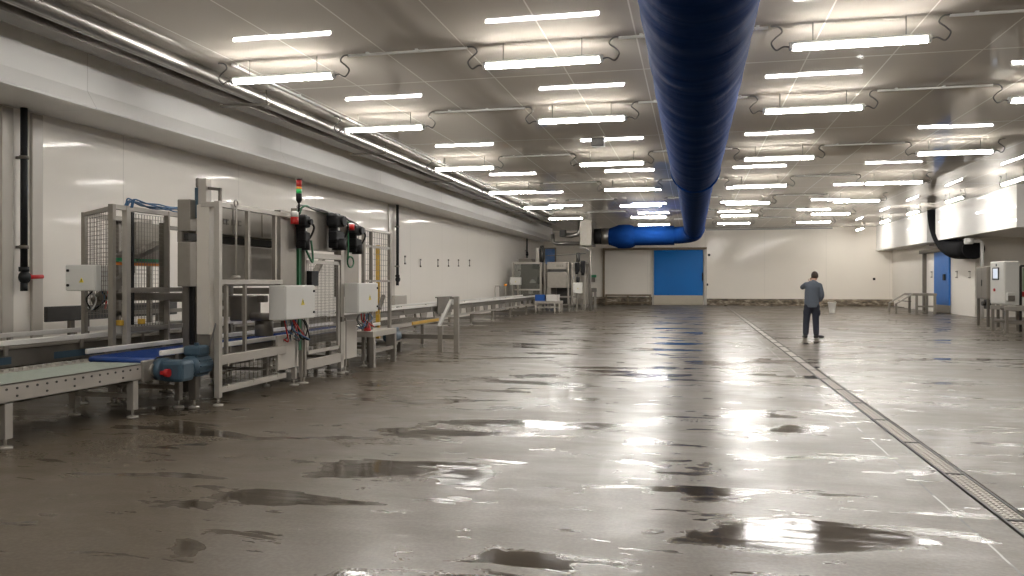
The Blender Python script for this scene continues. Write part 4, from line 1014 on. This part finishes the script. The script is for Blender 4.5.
# upright frame with green and red panels at the very edge
t = thing('machine_frame', 'dark framed upright with green and red panels cut by the right edge', 'machine', (9.5, 26, 0))
ex = Xp(1020.5, 26.6)
MB().box(ex-.03, ex+.03, 26.57, 26.63, 0, Zp(266, ex, 26.6)).build('post', DARKM, t)
MB().box(ex, ex+1.2, 26.57, 26.63, Zp(267, ex, 26.6), Zp(265, ex, 26.6)).build('top_rail', DARKM, t)
MB().box(ex+.06, ex+1.1, 26.6, 26.62, Zp(291, ex, 26.6), Zp(268, ex, 26.6)).build('green_panel', mat('pale_green_panel', (.30, .40, .27), .4), t)
MB().box(ex+.04, ex+1.1, 26.56, 26.63, Zp(297, ex, 26.6), Zp(291.5, ex, 26.6), .02).build('red_cover', RED, t)
MB().box(ex+1.14, ex+1.2, 26.57, 26.63, 0, Zp(266, ex, 26.6)).build('post', DARKM, t)
# pipes at the back of the alcove
t = thing('wall_pipe', 'grey riser with red valve against the alcove wall above the cabinet', 'pipe', (XA-.1, 40, 1.9))
X = XA-.1; Yq = Yp(1002, X)
MB().tube([(X, Yq, 3.36 if Yq > 30.5 else ZC), (X, Yq, 2.45)], .07, 10).build('pipe', STEEL, t)
MB().box(X-.16, X+.08, Yq-.25, Yq+.25, 2.25, 2.45, .05).build('valve', RED, t)
yp_ = 35.7
t = thing('alcove_pipe', 'white pipe turning down beside the black duct under the right bulkhead', 'pipe', (12.3, yp_, 1.9))
x0_, x1_ = Xp(966, yp_), Xp(982, yp_)
MB().tube([(x0_, yp_, Zp(241, 11.5, yp_)), (x1_-.1, yp_, Zp(241, 11.5, yp_)), (x1_, yp_, Zp(242.5, 11.5, yp_)), (x1_, yp_, .0)], .07, 12).build('pipe', WHITEP, t)
MB().tube([(x0_-.05, yp_, Zp(241, 11.5, yp_)), (x0_+.25, yp_, Zp(241, 11.5, yp_))], .12, 12).build('cap', WHITEP, t)

# white bucket at the kerb
by = 40.6; bx = Xp(832, by)
t = thing('bucket', 'white tapered plastic bucket standing on the floor beyond the person at right', 'bucket', (bx, by, 0))
k_ = MB().tube([(bx, by, .0), (bx, by, .02), (bx, by, .46), (bx, by, .48)], [.12, .13, .185, .20], 20); k_.build('body', RAILW, t)
MB().tube([(bx, by, .465), (bx, by, .495)], .205, 20).build('rim', RAILW, t)
MB().tube([(bx+.20*math.cos(a), by-.04, .47+.10*math.sin(a)) for a in [PI*i/10 for i in range(11)]], .012, 6).build('handle', STEELL, t)

# small dark fixings on the back wall
for i, (px, q_) in enumerate(((709, 255), (707, 284.6), (874, 279))):
    x = Xp(px, YB); z = Zp(q_, x, YB)
    tag(MB().box(x-.07, x+.07, YB-.06, YB, z-.07, z+.07, .02).build('wall_button', BLACKP, loc=(x, YB-.03, z)), ('small black push button on the back wall high beside the door', 'small black push button on the back wall low beside the door', 'small dark fixing on the back wall right of the person')[i], 'button')

# ------------------------------------------------------------------ person
SKIN = mat('skin', (.42, .24, .17), .5, 0, .06, 20)
SWEAT = mat('grey_blue_sweatshirt', (.085, .10, .125), .85, 0, .2, 30, bump=.1)
TROUS = mat('dark_navy_trousers', (.018, .021, .034), .8, 0, .25, 25, bump=.1)
BOOT = mat('black_boot', (.010, .010, .010), .5, 0, .2, 20)
HAIR = mat('brown_hair', (.035, .020, .012), .65, 0, .4, 60, bump=.3)
PX, PY = 3.07, 22.4
person = thing('person', 'person in grey sweatshirt and dark trousers standing with back turned', 'person', (PX, PY, 0))
def limb(mb, pts, rs):
    sp = spline(pts, 5); n = len(sp); out = []
    for i in range(n):
        f = i/(n-1)*(len(rs)-1); k = min(int(f), len(rs)-2); a = f-k
        r0 = rs[k] if isinstance(rs[k], tuple) else (rs[k], rs[k]); r1 = rs[k+1] if isinstance(rs[k+1], tuple) else (rs[k+1], rs[k+1])
        out.append((r0[0]*(1-a)+r1[0]*a, r0[1]*(1-a)+r1[1]*a))
    mb.tube(sp, out, 14); mb.ball(sp[0], min(out[0])*.98, 12, 8); mb.ball(sp[-1], min(out[-1])*.98, 12, 8)
def soft(mb, name, m, parent, vox, it=4):
    mb.v = [v+Vector((PX, PY, 0)) for v in mb.v]
    o = mb.build(name, m, parent)
    rm = o.modifiers.new('remesh', 'REMESH'); rm.mode = 'VOXEL'; rm.voxel_size = vox; rm.use_smooth_shade = True
    s = o.modifiers.new('smooth', 'SMOOTH'); s.factor = .5; s.iterations = it
    return o
Ls, Le, Lw = (-.140, .0, 1.41), (-.215, .19, 1.345), (-.03, .30, 1.47)
Rs, Re, Rw = (.185, .01, 1.39), (.250, .02, 1.13), (.215, .18, .965)
Hc = Vector((.085, .085, 1.640))
# body: head, neck, torso core, arms, hands, legs in one skin
b = MB()
limb(b, [(0, .0, .92), (0, .0, 1.15), (0, -.01, 1.35), (0, .0, 1.46)], [(.15, .10), (.14, .10), (.17, .10), (.12, .08)])
limb(b, [(.02, .0, 1.44), (.045, .03, 1.52), (.075, .07, 1.60)], [.07, .058, .055])
b.ball(Hc, (.076, .095, .118), 18, 14)
b.ball(Hc+Vector((.012, .05, -.06)), (.052, .055, .060), 14, 10)               # jaw
fdir = Vector((.30, .95, -.05)).normalized(); rt = Vector((.95, -.30, 0))
b.tube([Hc+fdir*.088+Vector((0, 0, .02)), Hc+fdir*.118+Vector((0, 0, -.025))], [.009, .016], 8)   # nose
for s in (-1, 1):
    e_ = Hc+rt*(s*.078)+Vector((0, -.005, -.005)); b.ball(e_, (.012, .022, .034), 10, 8)          # ears
    b.ball(Hc+fdir*.088+rt*(s*.032)+Vector((0, 0, .015)), (.014, .012, .010), 8, 6)               # eyes
b.ball(Hc+fdir*.096+Vector((0, 0, -.058)), (.024, .014, .009), 8, 6)                              # lips
for (S, E, W) in ((Ls, Le, Lw), (Rs, Re, Rw)): limb(b, [S, E, W], [.045, .040, .026])
for (hx, kx, ax) in ((-.10, -.135, -.165), (.095, .10, .11)): limb(b, [(hx, 0, .92), (kx, .02, .50), (ax, -.02, .09)], [.07, .05, .035])
def hand(w, d, palm_n, side):
    w = Vector(w); d = Vector(d).normalized(); nrm = Vector(palm_n).normalized(); a = d.cross(nrm).normalized()*side
    b.tube([w, w+d*.045, w+d*.09], [(.026, .018), (.040, .016), (.038, .015)], 12)
    for i, (o_, L) in enumerate(((-.030, .068), (-.010, .078), (.010, .073), (.029, .058))):
        p = w+d*.085+a*o_
        b.tube([p, p+d*L*.45+nrm*.006, p+d*L*.75+nrm*.026, p+d*L*.85+nrm*.046], [.0095, .009, .0085, .007], 8)
    p = w+d*.03-a*.034
    b.tube([p, p+d*.03-a*.022+nrm*.008, p+d*.058-a*.022+nrm*.022], [.012, .010, .008], 8)
hand(Lw, (.25, .05, .45), (0.2, -.6, 0.2), 1)
hand(Rw, (-.25, .12, -.6), (-.6, .3, .1), -1)
soft(b, 'body', SKIN, person, .008, 3)
# sweatshirt
s = MB()
s.tube(spline([(-.005, .0, .815), (-.005, .0, .95), (-.005, -.005, 1.20), (.01, -.01, 1.36), (.02, .0, 1.45), (.03, .01, 1.49)], 1), [(.180, .135), (.188, .135), (.180, .128), (.180, .122), (.125, .10), (.075, .072)], 20)
limb(s, [(-.115, 0, 1.405), (.025, -.005, 1.455), (.165, 0, 1.395)], [.070, .085, .070])
limb(s, [Ls, Le, (Lw[0]-.03, Lw[1]-.02, Lw[2]-.03)], [.080, .064, .046])
limb(s, [Rs, Re, (Rw[0]+.0, Rw[1]-.02, Rw[2]+.03)], [.080, .064, .046])
s.tube([(.03, .01, 1.47), (.045, .025, 1.53)], .068, 14)
soft(s, 'sweatshirt', SWEAT, person, .014, 4)
# trousers
tr = MB()
limb(tr, [(0, .0, .95), (-.005, .0, .84)], [(.165, .115), (.180, .125)])
limb(tr, [(-.095, 0, .86), (-.135, .02, .50), (-.160, -.015, .13)], [.108, .088, .076])
limb(tr, [(.09, 0, .86), (.098, .02, .50), (.105, -.015, .13)], [.108, .088, .076])
tr.ball((-.195, .0, .68), (.030, .075, .09)); tr.ball((.185, .0, .68), (.030, .075, .09))
soft(tr, 'trousers', TROUS, person, .014, 4)
def boot(ax, ay, dx, dy):
    bo = MB(); dv = Vector((dx, dy, 0)).normalized(); A = Vector((ax, ay, 0))
    bo.tube([A+Vector((0, 0, .19)), A+Vector((0, 0, .10)), A+Vector((0, 0, .03))], [.062, .056, .052], 14)
    bo.tube([A-dv*.07+Vector((0, 0, .045)), A+dv*.03+Vector((0, 0, .05)), A+dv*.14+Vector((0, 0, .042)), A+dv*.225+Vector((0, 0, .034))], [(.042, .042), (.048, .048), (.050, .040), (.034, .030)], 14)
    bo.v = [Vector((v.x, v.y, max(v.z, .004))) for v in bo.v]
    soft(bo, 'boot', BOOT, person, .012, 2)
boot(-.165, -.02, -.12, 1); boot(.11, -.02, .85, .5)
h = MB(); h.ball(Hc+Vector((-.006, -.014, .020)), (.092, .104, .116), 20, 14)
h.v = [v for v in h.v]
for i, v in enumerate(h.v):
    q_ = v-Hc
    f = q_.dot(fdir)
    lim = -.055 if f < .0 else (-.055+f*1.1)
    if q_.z < lim: v.z = Hc.z+lim; v.x = Hc.x+q_.x*.88; v.y = Hc.y+q_.y*.88
soft(h, 'hair', HAIR, person, .010, 1)

# ------------------------------------------------------------------ world, camera, view
w = bpy.data.worlds.new('World'); bpy.context.scene.world = w; w.use_nodes = True
w.node_tree.nodes['Background'].inputs[0].default_value = (.02, .02, .02, 1)
cam = bpy.data.cameras.new('camera'); co = bpy.data.objects.new('camera', cam); C.objects.link(co)
cam.sensor_width = 36; cam.lens = F/1024*36; cam.shift_y = -(288-HY)/1024
co.location = (0, 0, CAMZ); co.rotation_euler = (PI/2, 0, TH); cam.clip_end = 200
S = bpy.context.scene; S.camera = co
S.view_settings.view_transform = 'Standard'; S.view_settings.look = 'None'; S.view_settings.exposure = 1.32; S.view_settings.gamma = 1
S.view_settings.use_curve_mapping = False
S.cycles.max_bounces = 8; S.cycles.diffuse_bounces = 5; S.cycles.glossy_bounces = 5
S.cycles.use_denoising = True
S.cycles.sample_clamp_indirect = 12
for o in bpy.data.objects:
    if '_base' in o: del o['_base']
